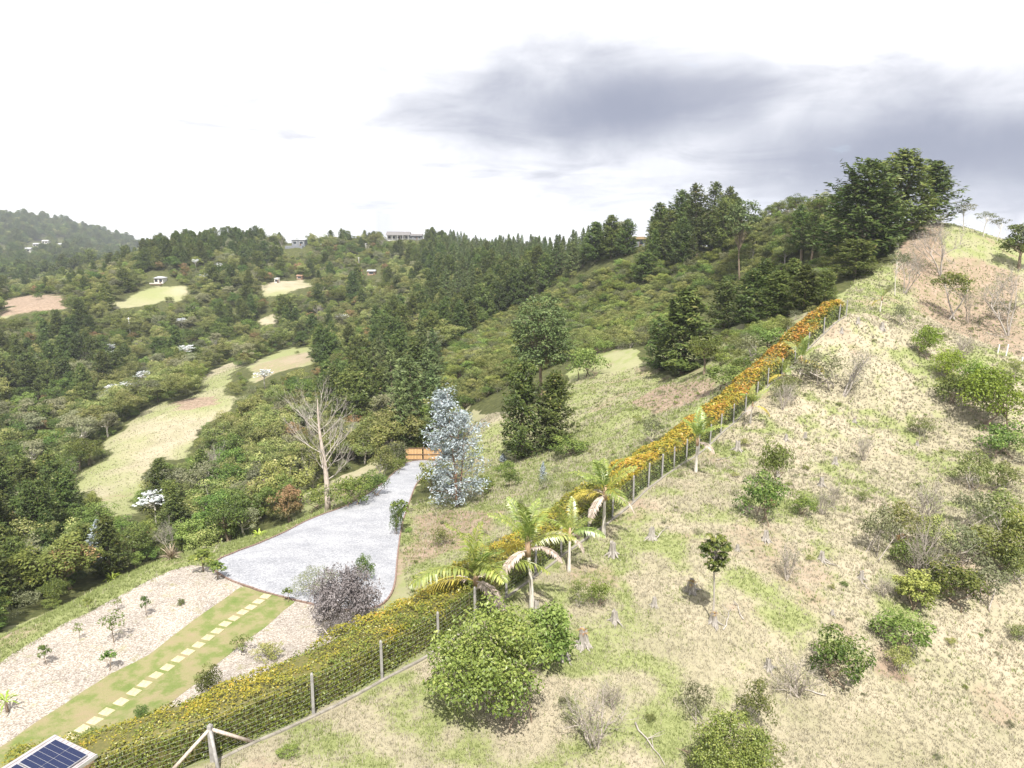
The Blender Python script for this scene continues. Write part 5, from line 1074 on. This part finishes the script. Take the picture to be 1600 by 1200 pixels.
# ------------------------------------------------------------------ stumps
M['stump'] = surf('stump', (.17, .15, .13), (.43, .40, .36), 7, stretch=(4, 4, .5), bump=.8, bdist=.03)
def stump_meshes():
    out = []
    for sd in range(4):
        rng = np.random.default_rng(300 + sd); mb = MB(); h = .75; n = 16; an = np.arange(n) / n * 2 * np.pi
        lob = 1 + .25 * np.sin(an * 3 + sd) + .14 * np.sin(an * 5 + 2 * sd); prof = [(-.1, .30), (.05, .255), (.2, .19), (.45, .155), (.7, .14)]; V = []
        for z, r in prof:
            rr = r * (1 + (lob - 1) * (1.3 - z)); V.append(np.c_[np.cos(an) * rr, np.sin(an) * rr, np.full(n, z) + (rng.uniform(-.05, .12, n) if z > .6 else 0)])
        V.append(np.c_[np.cos(an) * .08, np.sin(an) * .08, np.full(n, .58) + rng.uniform(-.03, .05, n)]); V = np.concatenate(V); k = len(prof) + 1; i = np.arange(k - 1)[:, None] * n; j = np.arange(n)[None]; j2 = (j + 1) % n
        F = np.stack([i + j, i + j2, i + n + j2, i + n + j], -1).reshape(-1, 4); V = np.r_[V, [[0, 0, .55]]]; mb.add(V, F, [[(k - 1) * n + q, (k - 1) * n + (q + 1) % n, k * n] for q in range(n)])
        for q in range(6):
            a = q * 1.05 + rng.normal() * .3; L_ = rng.uniform(.3, .75); d = np.array([math.cos(a), math.sin(a)]); t = np.linspace(0, 1, 5)
            mb.tube(np.c_[np.outer(.1 + t * L_, d) + rng.normal(size=(5, 2)) * .02, .26 * (1 - t) ** 1.5 - .06 * t], .055 * (1 - t * .75), 5)
        out.append(mb.mesh('stump', M['stump'], False))
    return out
STM = stump_meshes()
def spiky(name, mat, n, L_, seed, up=.7):
    rng = np.random.default_rng(seed); az = rng.uniform(0, 6.28, n); el = rng.uniform(.15, 1.3, n); d = np.c_[np.cos(az) * np.cos(el), np.sin(az) * np.cos(el), np.sin(el) * up]; ln = L_ * rng.uniform(.6, 1.15, n)
    s = norm(np.cross(d, [0, 0, 1.])); w = .05 * L_; b = d * 0; m_ = d * ln[:, None] * .55; e = d * ln[:, None] + np.array([0, 0, -.28]) * ln[:, None]
    V = np.stack([b, m_ + s * w, e, m_ - s * w], 1).reshape(-1, 3); return mesh_np(name, V, np.arange(n * 4).reshape(-1, 4), M[mat], {'rnd': ('FACE', rng.random(n))})
BROM = spiky('bromeliad', 'bromelia', 46, .42, 1)
STUMPS = [(910,1010,34,1,'stump crowned by a brown bromeliad right of the bright bush'),(960,972,22,0,'grey rooted stump below the small olive shrub'),(1080,925,28,2,'leaning stump with red-brown bromeliad left of the slender tree'),(1115,975,24,2,'stump with orange bromeliad at the foot of the slender tree'),(1196,845,20,0,'pale triangular stump on the mid slope'),(1284,876,18,0,'small whitish stump beside a lying branch'),(1018,842,22,0,'split stump beside a white twig bush'),(957,868,26,0,'grey stump with splayed roots below the palms'),
          (1022,948,18,0,'pale little stump in fresh green grass'),(1200,1045,20,0,'grey stump low on the slope above the olive bush'),(1152,705,20,0,'bleached tall stump right of the midway palm'),(1305,725,14,0,'small stump beside the twiggy shrub'),(1258,685,12,0,'tiny stump on the upper slope'),(1228,688,12,0,'tiny stump left of another tiny one'),(1345,905,16,0,'slim standing stump left of the thicket'),(1300,960,10,0,'tiny dark stump on the open slope'),(1378,515,14,0,'pale stump on the upper spur'),(1430,520,8,0,'tiny pale stump above the lone round bush'),
          (838,955,20,0,'stump at the foot of the second palm'),(1152,860,12,0,'small dark stump beyond the slender tree'),(1335,660,10,1,'dark little stump with dry tuft below the shrub tree'),(1433,695,10,1,'reddish tuft on a low stump near the olive bush'),(1283,760,18,0,'twin-pronged grey stump near the twig bush'),(880,1030,30,0,'broad grey stump under the bright bush'),(1215,745,12,0,'little stump in front of the leafy green bush'),(1340,505,12,0,'pale stump at the top end of the fence'),(1315,520,10,0,'small stump close to the fence top')]
for k, (u, v, hp, br, lb) in enumerate(STUMPS):
    p, h, _ = at_px(u, v, 5, hp); o = thing('tree_stump', p - Vector((0, 0, .03)), random.uniform(0, 6.28), lb, 'stump', 'stumps on the dry slope'); s = h / .9; o.scale = (s * 1.0, s * 1.0, s)
    link('stump_wood', STM[k % 4], o)
    if br:
        b = link('bromeliad', BROM, o); b.location = (0, 0, .62); b.scale = (.8, .8, .8)
    if k == 2: o.rotation_euler = (0.1, -.3, 1.0)
# slender round-headed tree
def slender():
    p, h, _ = at_px(1113, 972, 10, 142); rng = np.random.default_rng(400); o = thing('slender_tree', p, 0, 'slender tree with a small round leafy head and bare stem', 'tree'); tb = MB(); z = np.linspace(0, 1, 8)
    tb.tube(np.c_[-.12 * z + .05 * np.sin(z * 6), .05 * np.sin(z * 5), z * h * .95 - .2 * (z == 0)], .06 * (1 - z * .6), 7); parts = []
    for k in range(70):
        d = sphere_pts(rng, 1)[0]; r = rng.uniform(.45, 1); c = np.array([-.12, 0, h * .77]) + d * r * np.array([.82, .82, 1.05]); st = np.array([-.1, 0, h * rng.uniform(.6, .85)]); tb.tube([st, c], [.016, .006], 4, False)
        n = 16; az = np.arange(n) * 2.4; dd = np.c_[np.cos(az), np.sin(az), rng.uniform(-.5, .3, n)]; V, F = leaves(c + dd * .13, np.array([0, 0, 1.]) + dd * .5 + rng.normal(size=(n, 3)) * .25, .26, .42, rng, dd); parts.append((V, F, rng.normal(.35, .2, n) + .3 * (d[2] > .8)))
    tb.build('trunk', M['bark_grey'], o, True); link('crown', crown_mesh('crown', parts, M['broad']), o)
slender()
# pale fallen branches
def fallen(u, v, du, dv, lb, r=.05, seed=0):
    a = hit(u, v); b = hit(u + du, v + dv); rng = np.random.default_rng(500 + seed); t = np.linspace(0, 1, 6); mb = MB(); x = a.x + (b.x - a.x) * t + rng.normal(size=6) * .05; y = a.y + (b.y - a.y) * t + rng.normal(size=6) * .05; pts = np.c_[x, y, H(x, y) + r + .03] - np.array(a)
    mb.tube(pts, r * (1 - .7 * t), 6)
    for k in range(4):
        q = pts[rng.integers(1, 5)]; twigs(mb, rng, q, np.array([rng.normal(), rng.normal(), .7]), .5 * np.linalg.norm(pts[-1]) * .5, r * .4, 1, .5, (1, 2))
    o = mb.build('fallen_branch', M['bark_grey'], None, True); o.location = a; tag(o, lb, 'branch', 'fallen branches on the dry slope')
for k, q in enumerate([(1160,968,-12,-26,'forked bare branch beside the slender tree'),(1290,880,22,8,'lying branch beside the small whitish stump'),(1022,845,22,-22,'white twiggy branch beside the split stump'),(1120,720,22,-4,'pale log by the fence right of the midway palm'),(1340,665,14,10,'dark short log below the shrub tree'),(1345,910,16,14,'curved branch under the slim standing stump'),(1540,520,42,12,'bleached fallen limb under the bare tree'),(1130,985,10,-34,'upright bare branch right of the slender tree stump'),(990,1130,50,70,'white branch under the straggly shrub'),(1290,1088,-40,-10,'long bare branch in the branch tangle')]): fallen(*q, .045 if k != 6 else .07, k)

# ------------------------------------------------------------------ gate, poles, houses, shed
M['gatewood'] = surf('gatewood', (.38, .22, .10), (.60, .40, .21), 4, stretch=(4, 4, .5), objrand=.1); M['darkwood'] = surf('darkwood', (.10, .065, .04), (.20, .13, .085), 4); M['pole'] = surf('pole', (.58, .57, .55), (.74, .73, .71), 2, bump=.1)
M['white'] = surf('white_wall', (.48, .47, .45), (.62, .61, .59), 1.5, bump=.1); M['greywall'] = surf('grey_wall', (.13, .14, .155), (.22, .23, .25), 1.5, bump=.1); M['brownwall'] = surf('brown_wall', (.24, .15, .10), (.38, .26, .19), 1.5); M['roofdark'] = surf('dark_roof', (.10, .095, .095), (.20, .19, .19), 3); M['roofgrey'] = surf('grey_roof', (.26, .27, .28), (.42, .43, .44), 3); M['roofred'] = surf('red_roof', (.30, .17, .11), (.46, .29, .20), 3); M['thatch'] = surf('thatch', (.13, .09, .05), (.23, .17, .09), 6)
def glassm():
    m, nt, out = newmat('window_glass'); b = nd(nt, 'ShaderNodeBsdfPrincipled'); b.inputs['Base Color'].default_value = (.03, .04, .05, 1); b.inputs['Roughness'].default_value = .08; nt.links.new(b.outputs[0], out.inputs[0]); return m
M['glass'] = glassm()
def gate():
    def fwd(u, v, Y): d = ray(u, v); return ground(d[0] * Y / d[1], Y)
    gy_ = (hit(650, 719).y + hit(680, 719).y) / 2; a = fwd(634, 719, gy_); b = fwd(690, 719, gy_); a.z = b.z = (a.z + b.z) / 2; rz = math.atan2(b.y - a.y, b.x - a.x); L_ = (b - a).length; o = thing('wooden_gate', a, rz, 'wooden double gate with dark frame at the end of the driveway', 'gate'); h = 1.75
    for x in np.arange(.12, L_ - .05, .21):
        if abs(x - L_ / 2) < .11: continue
        mb = MB(); mb.box((0, 0, h / 2 + .1), (.185, .035, h - .12)); p = mb.build('board', M['gatewood'], o); p.location = (x, 0, 0)
    for x in (0, L_ / 2, L_):
        mb = MB(); mb.box((x, -.0, h / 2), (.13, .13, h + .5)); mb.build('post', M['darkwood'], o)
    for z in (.12, h * .5, h + .05):
        mb = MB(); mb.box((L_ / 2, -.06, z), (L_ - .14, .06, .11)); mb.build('rail', M['darkwood'], o)
gate()
def pole(u, v, hpx, lb, arm=True):
    p, h, _ = at_px(u, v, 3, hpx); o = thing('utility_pole', p, .3, lb, 'utility pole', 'utility poles in the valley'); mb = MB(); mb.tube([[0, 0, -.5], [0, 0, h]], [max(.16, h * .02), max(.1, h * .013)], 8); mb.build('shaft', M['pole'], o, True)
    if arm: mb = MB(); mb.box((0, 0, h * .93), (1.6, .12, .12)); mb.build('crossarm', M['pole'], o)
for q in [(204,526,30,'white utility pole left of the dark wood in the valley'),(572,394,14,'utility pole high on the far slope below the ridge house'),(561,414,12,'utility pole just below another on the far slope'),(364,453,14,'utility pole beside the pale half-bare tree'),(663,430,12,'utility pole at the edge of the pine spur')]: pole(*q)
def house(u, v, wpx, hm, lb, wall, roof, style='flat', nwin=4, depth_=6, rz=0.0, wing=None):
    p = hit(u, v)
    while depth_of(p) > (275 if u > 900 else 540) and u > 200 and v < 420: v += 1.0; p = hit(u, v)
    zc = depth_of(p); w = wpx * zc / FPX; o = thing('house', p, rz, lb, 'house'); hm_ = hm
    mb = MB(); mb.box((0, depth_ / 2, hm_ / 2 - 1), (w, depth_, hm_ + 2)); mb.build('wall', M[wall], o)
    if style == 'flat':
        mb = MB(); mb.box((0, depth_ / 2, hm_ + .18), (w * 1.08, depth_ * 1.12, .32)); mb.build('roof', M[roof], o)
    else:
        mb = MB(); W2, D2 = w * .56, depth_ * .62; rh = w * .16; c = depth_ / 2; i = .45 if style == 'hip' else .98
        v_ = [(-W2, c - D2, hm_), (W2, c - D2, hm_), (W2, c + D2, hm_), (-W2, c + D2, hm_), (-W2 * i, c, hm_ + rh), (W2 * i, c, hm_ + rh)]; mb.add(v_, [[0, 1, 5, 4], [2, 3, 4, 5], [3, 2, 1, 0]], [[1, 2, 5], [3, 0, 4]]); mb.build('roof', M[roof], o)
    for k in range(nwin):
        x = -w / 2 + w * (k + .5) / nwin; ww = w / nwin * .62
        mb = MB(); mb.box((x, -.02, hm_ * .55), (ww, .08, hm_ * .5)); f = mb.build('window', M['white'] if wall != 'white' else M['darkwood'], o)
        mb = MB(); mb.box((x, -.065, hm_ * .55), (ww * .86, .03, hm_ * .42)); mb.build('pane', M['glass'], f)
    mb = MB(); mb.box((w * .36 / max(nwin, 1), -.03, hm_ * .38), (.9, .07, hm_ * .72)); mb.build('door', M['darkwood'], o)
    if wing == 'deck':
        mb = MB(); mb.box((-w * .1, -1.6, -.35), (w * 1.25, 3.0, .25)); d = mb.build('deck', M['darkwood'], o)
        for x in (-w * .65, -w * .2, w * .25, w * .45):
            mb = MB(); mb.box((x, -2.9, -1.4), (.18, .18, 2.0)); mb.build('deck_post', M['darkwood'], d)
        mb = MB(); mb.box((-w * .1, -3.05, .35), (w * 1.25, .06, .5)); mb.build('railing', M['white'], d)
    if wing == 'terrace':
        mb = MB(); mb.box((-w * .25, -1.8, -.9), (w * 1.35, 3.2, 1.8)); mb.build('terrace', M['greywall'], o)
    if wing == 'porch':
        mb = MB(); mb.box((0, -1.0, hm_ + .05), (w * 1.04, 2.2, .14)); mb.build('porch_roof', M[roof], o)
        for x in np.linspace(-w * .48, w * .48, 5):
            mb = MB(); mb.box((x, -1.9, hm_ / 2), (.25, .25, hm_)); mb.build('column', M['white'], o)
    return o
house(622,371,34,3.4,'long low white ridge house with dark roof, left one','white','roofdark','gable',5,8,0,'porch'); house(649,371,20,3.0,'smaller dark-roofed ridge house, right one','greywall','roofdark','gable',3,7); house(664,372,7,2.4,'tiny outbuilding right of the ridge houses','brownwall','roofdark','flat',1,4)
house(466,384,20,3.6,'grey modern house below the ridge with flat roof','greywall','roofgrey','flat',2,7,0,'terrace'); house(248,443,14,2.8,'white hut with grey roof and dark deck on the knoll','white','roofgrey','hip',2,5,0,'deck'); house(997,386,22,2.5,'brown-roofed cabin among conifers above the scrub','greywall','thatch','gable',2,4)
house(580,430,12,2.4,'small house with blue-grey roof among the far trees','brownwall','roofgrey','gable',1,5); house(432,442,6,2.2,'tiny white shelter on the far clearing','white','white','flat',1,3); house(468,437,9,2.2,'low brown-roofed shed beside the far clearing','brownwall','roofred','gable',1,4)
for u, v, w, lb, wl, rf in [(6,400,12,'white house at the left edge below the mountain','white','roofred'),(41,394,13,'pale wide house at the mountain foot','white','roofgrey'),(56,386,9,'grey-roofed house at the mountain foot','white','roofgrey'),(70,381,9,'pale house highest on the mountain foot','white','white'),(95,386,10,'pale house at the right of the mountain hamlet','white','roofgrey'),(78,390,6,'small house in the mountain hamlet','white','roofred')]: house(u, v, w, 4.5, lb, wl, rf, 'gable', 2, 8)
# wooden shed with two solar panels
M['slat'] = surf('shed_board', (.44, .29, .15), (.66, .48, .29), 4, stretch=(5, 5, .4), objrand=.12); M['metal'] = surf('roof_metal', (.26, .235, .24), (.40, .37, .38), 1.2, rough=.5, bump=.05); M['alu'] = surf('aluminium', (.45, .45, .46), (.58, .58, .59), 2, rough=.35, bump=0, metal=.6); M['steel'] = surf('roof_stain', (.24, .19, .20), (.40, .34, .35), 1.5)
def cellm():
    m, nt, out = newmat('solar_cell'); b = nd(nt, 'ShaderNodeBsdfPrincipled'); b.inputs['Base Color'].default_value = (.012, .018, .055, 1); b.inputs['Roughness'].default_value = .25; b.inputs['Specular IOR Level'].default_value = .22; nt.links.new(b.outputs[0], out.inputs[0]); return m
M['cell'] = cellm()
def shed():
    # roof corner and edge directions read on the plan of the terrace
    hz = 2.35; base = hit(118, 1230)
    def on(u, v, z): d = ray(u, v); t = (z - CAMZ) / d[2]; return Vector((d[0] * t, d[1] * t, z))
    zt = base.z + hz; far = on(85, 1152, zt); right = on(147, 1182, zt); left = on(0, 1205, zt)
    ax = (right - far).normalized(); ay = Vector((ax.y, -ax.x, 0)); wd = (right - far).length; ln = 4.2
    if ay.y > 0: ay = -ay
    o = thing('shed', Vector((far.x, far.y, base.z - .1)), math.atan2(ax.y, ax.x), 'small timber shed with metal roof carrying two solar panels', 'shed'); sg = -1
    H0 = hz + .1
    for k in range(int(ln / .145)):      # right wall boards
        mb = MB(); mb.box((0, 0, H0 / 2 - .04), (.03, .135, H0 - .1)); b = mb.build('board', M['slat'], o); b.location = (wd - .03, sg * (.08 + k * .145), 0)
    for k in range(int(wd / .145)):      # far wall boards
        mb = MB(); mb.box((0, 0, H0 / 2 - .04), (.135, .03, H0 - .1)); b = mb.build('board', M['slat'], o); b.location = (.08 + k * .145, -.03, 0)
    mb = MB(); mb.box((.03, sg * ln / 2, H0 / 2 - .04), (.05, ln - .1, H0 - .1)); mb.build('wall', M['slat'], o)
    mb = MB(); mb.box((wd / 2, sg * ln / 2, H0 + .03), (wd + .12, ln + .12, .06)); r = mb.build('roof', M['metal'], o)
    for x in np.arange(.08, wd, .24):
        mb = MB(); mb.box((x, sg * ln / 2, H0 + .075), (.035, ln + .1, .03)); mb.build('roof_rib', M['metal'], r)
    mb = MB(); mb.box((wd + .065, sg * ln / 2, H0 + .0), (.03, ln + .16, .14)); mb.build('fascia', M['alu'], r)
    pw = wd * .80; pl = 1.02 * wd / 1.75
    for q in range(3):
        y0 = sg * (.16 + q * (pl + .06)); s = thing('solar_panel', (0, 0, 0)); s.parent = o; s.location = (wd - pw - .1, y0, H0 + .14); s.rotation_euler = (0, 0, 0)
        mb = MB(); mb.box((pw / 2, sg * pl / 2, 0), (pw, pl, .04)); mb.build('frame', M['alu'], s)
        for a in range(2):
            for c in range(6):
                cw, ch = pw / 2 - .035, pl / 6 - .022; mb = MB(); mb.box((.025 + a * (pw / 2 - .012) + cw / 2, sg * (.02 + c * (pl - .03) / 6 + ch / 2), .023), (cw, ch, .012)); mb.build('cell', M['cell'], s)
shed()
# white concrete posts of an old fence under the bare tree
for u, v, h, lb in [(1572,556,18,'short white post, right of two under the bare tree'),(1559,552,14,'short white post, left of two under the bare tree'),(1595,572,14,'white post at the right edge below the fallen limb')]:
    p, hm, _ = at_px(u, v, 3, h); mb = MB(); mb.box((0, 0, hm / 2 - .1), (.13, .13, hm + .2), 0, .03, .05); o = mb.build('fence_post', M['pole']); o.location = p; tag(o, lb, 'post')
# ferns and tufts on the terrace
FERN = spiky('fern_leaf', 'fern', 26, 1.0, 3, .8); TUFT = spiky('grass_tuft', 'light', 60, .7, 4, 1.2); PAMPAS = spiky('plume_grass', 'dryleaf', 90, 1.1, 5, 1.5)
def tuft(u, v, w, me, nm, lb, cat, stem=0):
    p, h, wm = at_px(u, v, w, w); s = wm / 1.7
    if stem:
        o = thing(nm, p, 0, lb, cat); mb = MB(); mb.tube([[0, 0, -.1], [0, 0, stem]], [.07, .06], 7); mb.build('trunk', M['bark'], o, True); c = link('fronds', me, o); c.location = (0, 0, stem); c.scale = (s, s, s)
    else: o = link(nm, me); o.location = p; o.scale = (s, s, s); tag(o, lb, cat)
tuft(12,1113,44,FERN,'tree_fern','tree fern with yellow-green fronds at the left edge of the bed','fern',.55); tuft(405,838,34,FERN,'fern','bright yellow-green fern beside the drive','fern'); tuft(175,905,36,FERN,'fern','bright yellow-green fern below the grass bank','fern'); tuft(655,715,14,FERN,'fern','bright green plant behind the gate','fern'); tuft(268,874,34,PAMPAS,'plume_grass','pale plume grass clump on the grass bank','grass')
for k, (u, v, w) in enumerate([(650,880,18),(648,905,22),(708,850,14),(742,830,14),(690,900,16),(645,925,16),(725,880,16)]): tuft(u, v, w, TUFT, 'grass_tuft', 'bright green grass tuft on the bank between drive and hedge', 'grass')
for o in bpy.data.objects:
    if o.name.startswith('grass_tuft'): o['group'] = 'grass tufts on the bank'

# ------------------------------------------------------------------ grass on the slopes
def blades():
    m, nt, out = newmat('grass_blade'); L = nt.links.new; at = nd(nt, 'ShaderNodeAttribute'); at.attribute_name = 'bc'
    df = nd(nt, 'ShaderNodeBsdfDiffuse'); tr = nd(nt, 'ShaderNodeBsdfTranslucent'); L(at.outputs['Color'], df.inputs[0]); L(at.outputs['Color'], tr.inputs[0]); ms = nd(nt, 'ShaderNodeMixShader'); ms.inputs[0].default_value = .3; L(df.outputs[0], ms.inputs[1]); L(tr.outputs[0], ms.inputs[2]); L(ms.outputs[0], out.inputs[0]); return m
def grass():
    rng = np.random.default_rng(600); n = 1250000; x = rng.uniform(-30, 104, n); y = rng.uniform(6, 128, n)
    mp_ = np.array(WP['meadow']); n2 = 150000; n3 = 120000; x = np.r_[x, rng.uniform(mp_[:, 0].min(), mp_[:, 0].max(), n2), rng.uniform(30, 115, n3)]; y = np.r_[y, rng.uniform(mp_[:, 1].min(), mp_[:, 1].max(), n2), rng.uniform(95, 165, n3)]; n = len(x)
    d = np.hypot(x, y) + 1; z = H(x, y); u, v = pix(x, y, z); fs = fence_side(x, y)
    ok = (rng.random(n) < np.clip((33 / d) ** 1.8, .09, 1) * np.where((u > 1640) | (v > 1240), .55, 1)) & (u > -240) & (u < 2050) & (v < 2000) & ((fs > .35) | inpoly(x, y, WP['meadow']) | inpoly(x, y, WHILL) | (inpoly(x, y, WP['clear']) & (fs < -2.8)) | inpoly(x, y, WP['gb']) | inpoly(x, y, WP['bank']))
    for k in ('drive', 'bedl', 'bedr', 'lawn'): ok &= ~inpoly(x, y, WP[k])
    x, y, z, d = x[ok], y[ok], z[ok], d[ok]; _, g, s = cover(x, y); keep = rng.random(len(x)) > s * .9; x, y, z, d, g = x[keep], y[keep], z[keep], d[keep], g[keep]; n = len(x); nb = 4
    g2 = g + (fbm(x / .7, y / .7, 161, 2) - .5) * .7; isg = rng.random(n) < np.clip(g2, .04, 1)
    hgt = .56 * np.clip(.10 + .14 * fbm(x / 2.5, y / 2.5, 171, 3) + .05 * rng.normal(size=n), .05, .4) * np.clip(d / 35, 1, 1.9)
    V = []; C = []
    for b in range(nb):
        az = rng.uniform(0, 6.28, n); bx = x + rng.normal(size=n) * .05; by = y + rng.normal(size=n) * .05; ln = hgt * rng.uniform(.7, 1.3, n); lean = rng.uniform(.2, .9, n); w = .017 * np.clip(d / 35, 1, 3.0)
        dx, dy = np.cos(az), np.sin(az); t = np.c_[bx + dx * ln * lean, by + dy * ln * lean, z + ln]
        V.append(np.stack([np.c_[bx - dy * w, by + dx * w, z - .02], np.c_[bx + dy * w, by - dx * w, z - .02], t], 1))
        r = rng.random(n)[:, None]; st = np.array([.288, .262, .188]) * (1 - r) + np.array([.425, .390, .305]) * r; gr = np.array([.165, .195, .07]) * (1 - r) + np.array([.27, .305, .125]) * r; C.append(np.where(isg[:, None], gr, st))
    V = np.concatenate(V).reshape(-1, 3); C = np.concatenate(C); print('grass blades', len(C))
    me = mesh_np('dry_grass', V, np.arange(len(V)).reshape(-1, 3), blades(), {'bc': ('FACE', C)}); tag(link('dry_grass', me), 'short dry and green grass covering the slopes', 'grass', None, 'stuff')
grass()

# ------------------------------------------------------------------ air
def haze():
    z0 = float(GZ.min()) - 1.5; z1 = max(float(GZ.max()) + 30, CAMZ + 45); mb = MB(); x0, x1, y0, y1 = GX[0] - 30, GX[-1] + 30, GY[0] - 30, GY[-1] + 30
    mb.box(((x0 + x1) / 2, (y0 + y1) / 2, (z0 + z1) / 2), (x1 - x0, y1 - y0, z1 - z0)); m, nt, out = newmat('haze_air'); m.cycles.homogeneous_volume = True; pv = nd(nt, 'ShaderNodeVolumePrincipled'); pv.inputs['Density'].default_value = HAZE; pv.inputs['Color'].default_value = (.86, .91, 1.0, 1); pv.inputs['Anisotropy'].default_value = .1; nt.links.new(pv.outputs[0], out.inputs['Volume'])
    o = mb.build('haze', m); tag(o, 'thin pale haze in the air over the valley', 'haze', None, 'stuff')
HAZE = 0.00015
haze()

# ------------------------------------------------------------------ look-alikes: say which one by row and place from the left
ORD = ['first', 'second', 'third', 'fourth', 'fifth', 'sixth', 'seventh', 'eighth', 'ninth', 'tenth', 'eleventh', 'twelfth']
def ordinals():
    d = {}
    for o in bpy.data.objects:
        if o.parent is None and o.get('label') and not o.get('kind'): d.setdefault(o['label'], []).append(o)
    for lb, os_ in d.items():
        if len(os_) < 2: continue
        pu = {o: pix(*o.location) for o in os_}; os_.sort(key=lambda o: -pu[o][1])
        nr = max(1, math.ceil(len(os_) / 12)); rows = [os_[len(os_) * r // nr: len(os_) * (r + 1) // nr] for r in range(nr)]
        for r, row in enumerate(rows):
            row.sort(key=lambda o: pu[o][0])
            rn = '' if nr == 1 else (', front row' if r == 0 else (', back row' if r == nr - 1 else ', ' + ORD[min(r, 11)] + ' row'))
            for k, o in enumerate(row): o['label'] = lb + rn + ', ' + (ORD[k] if k < 12 else str(k)) + ' from left'
ordinals()
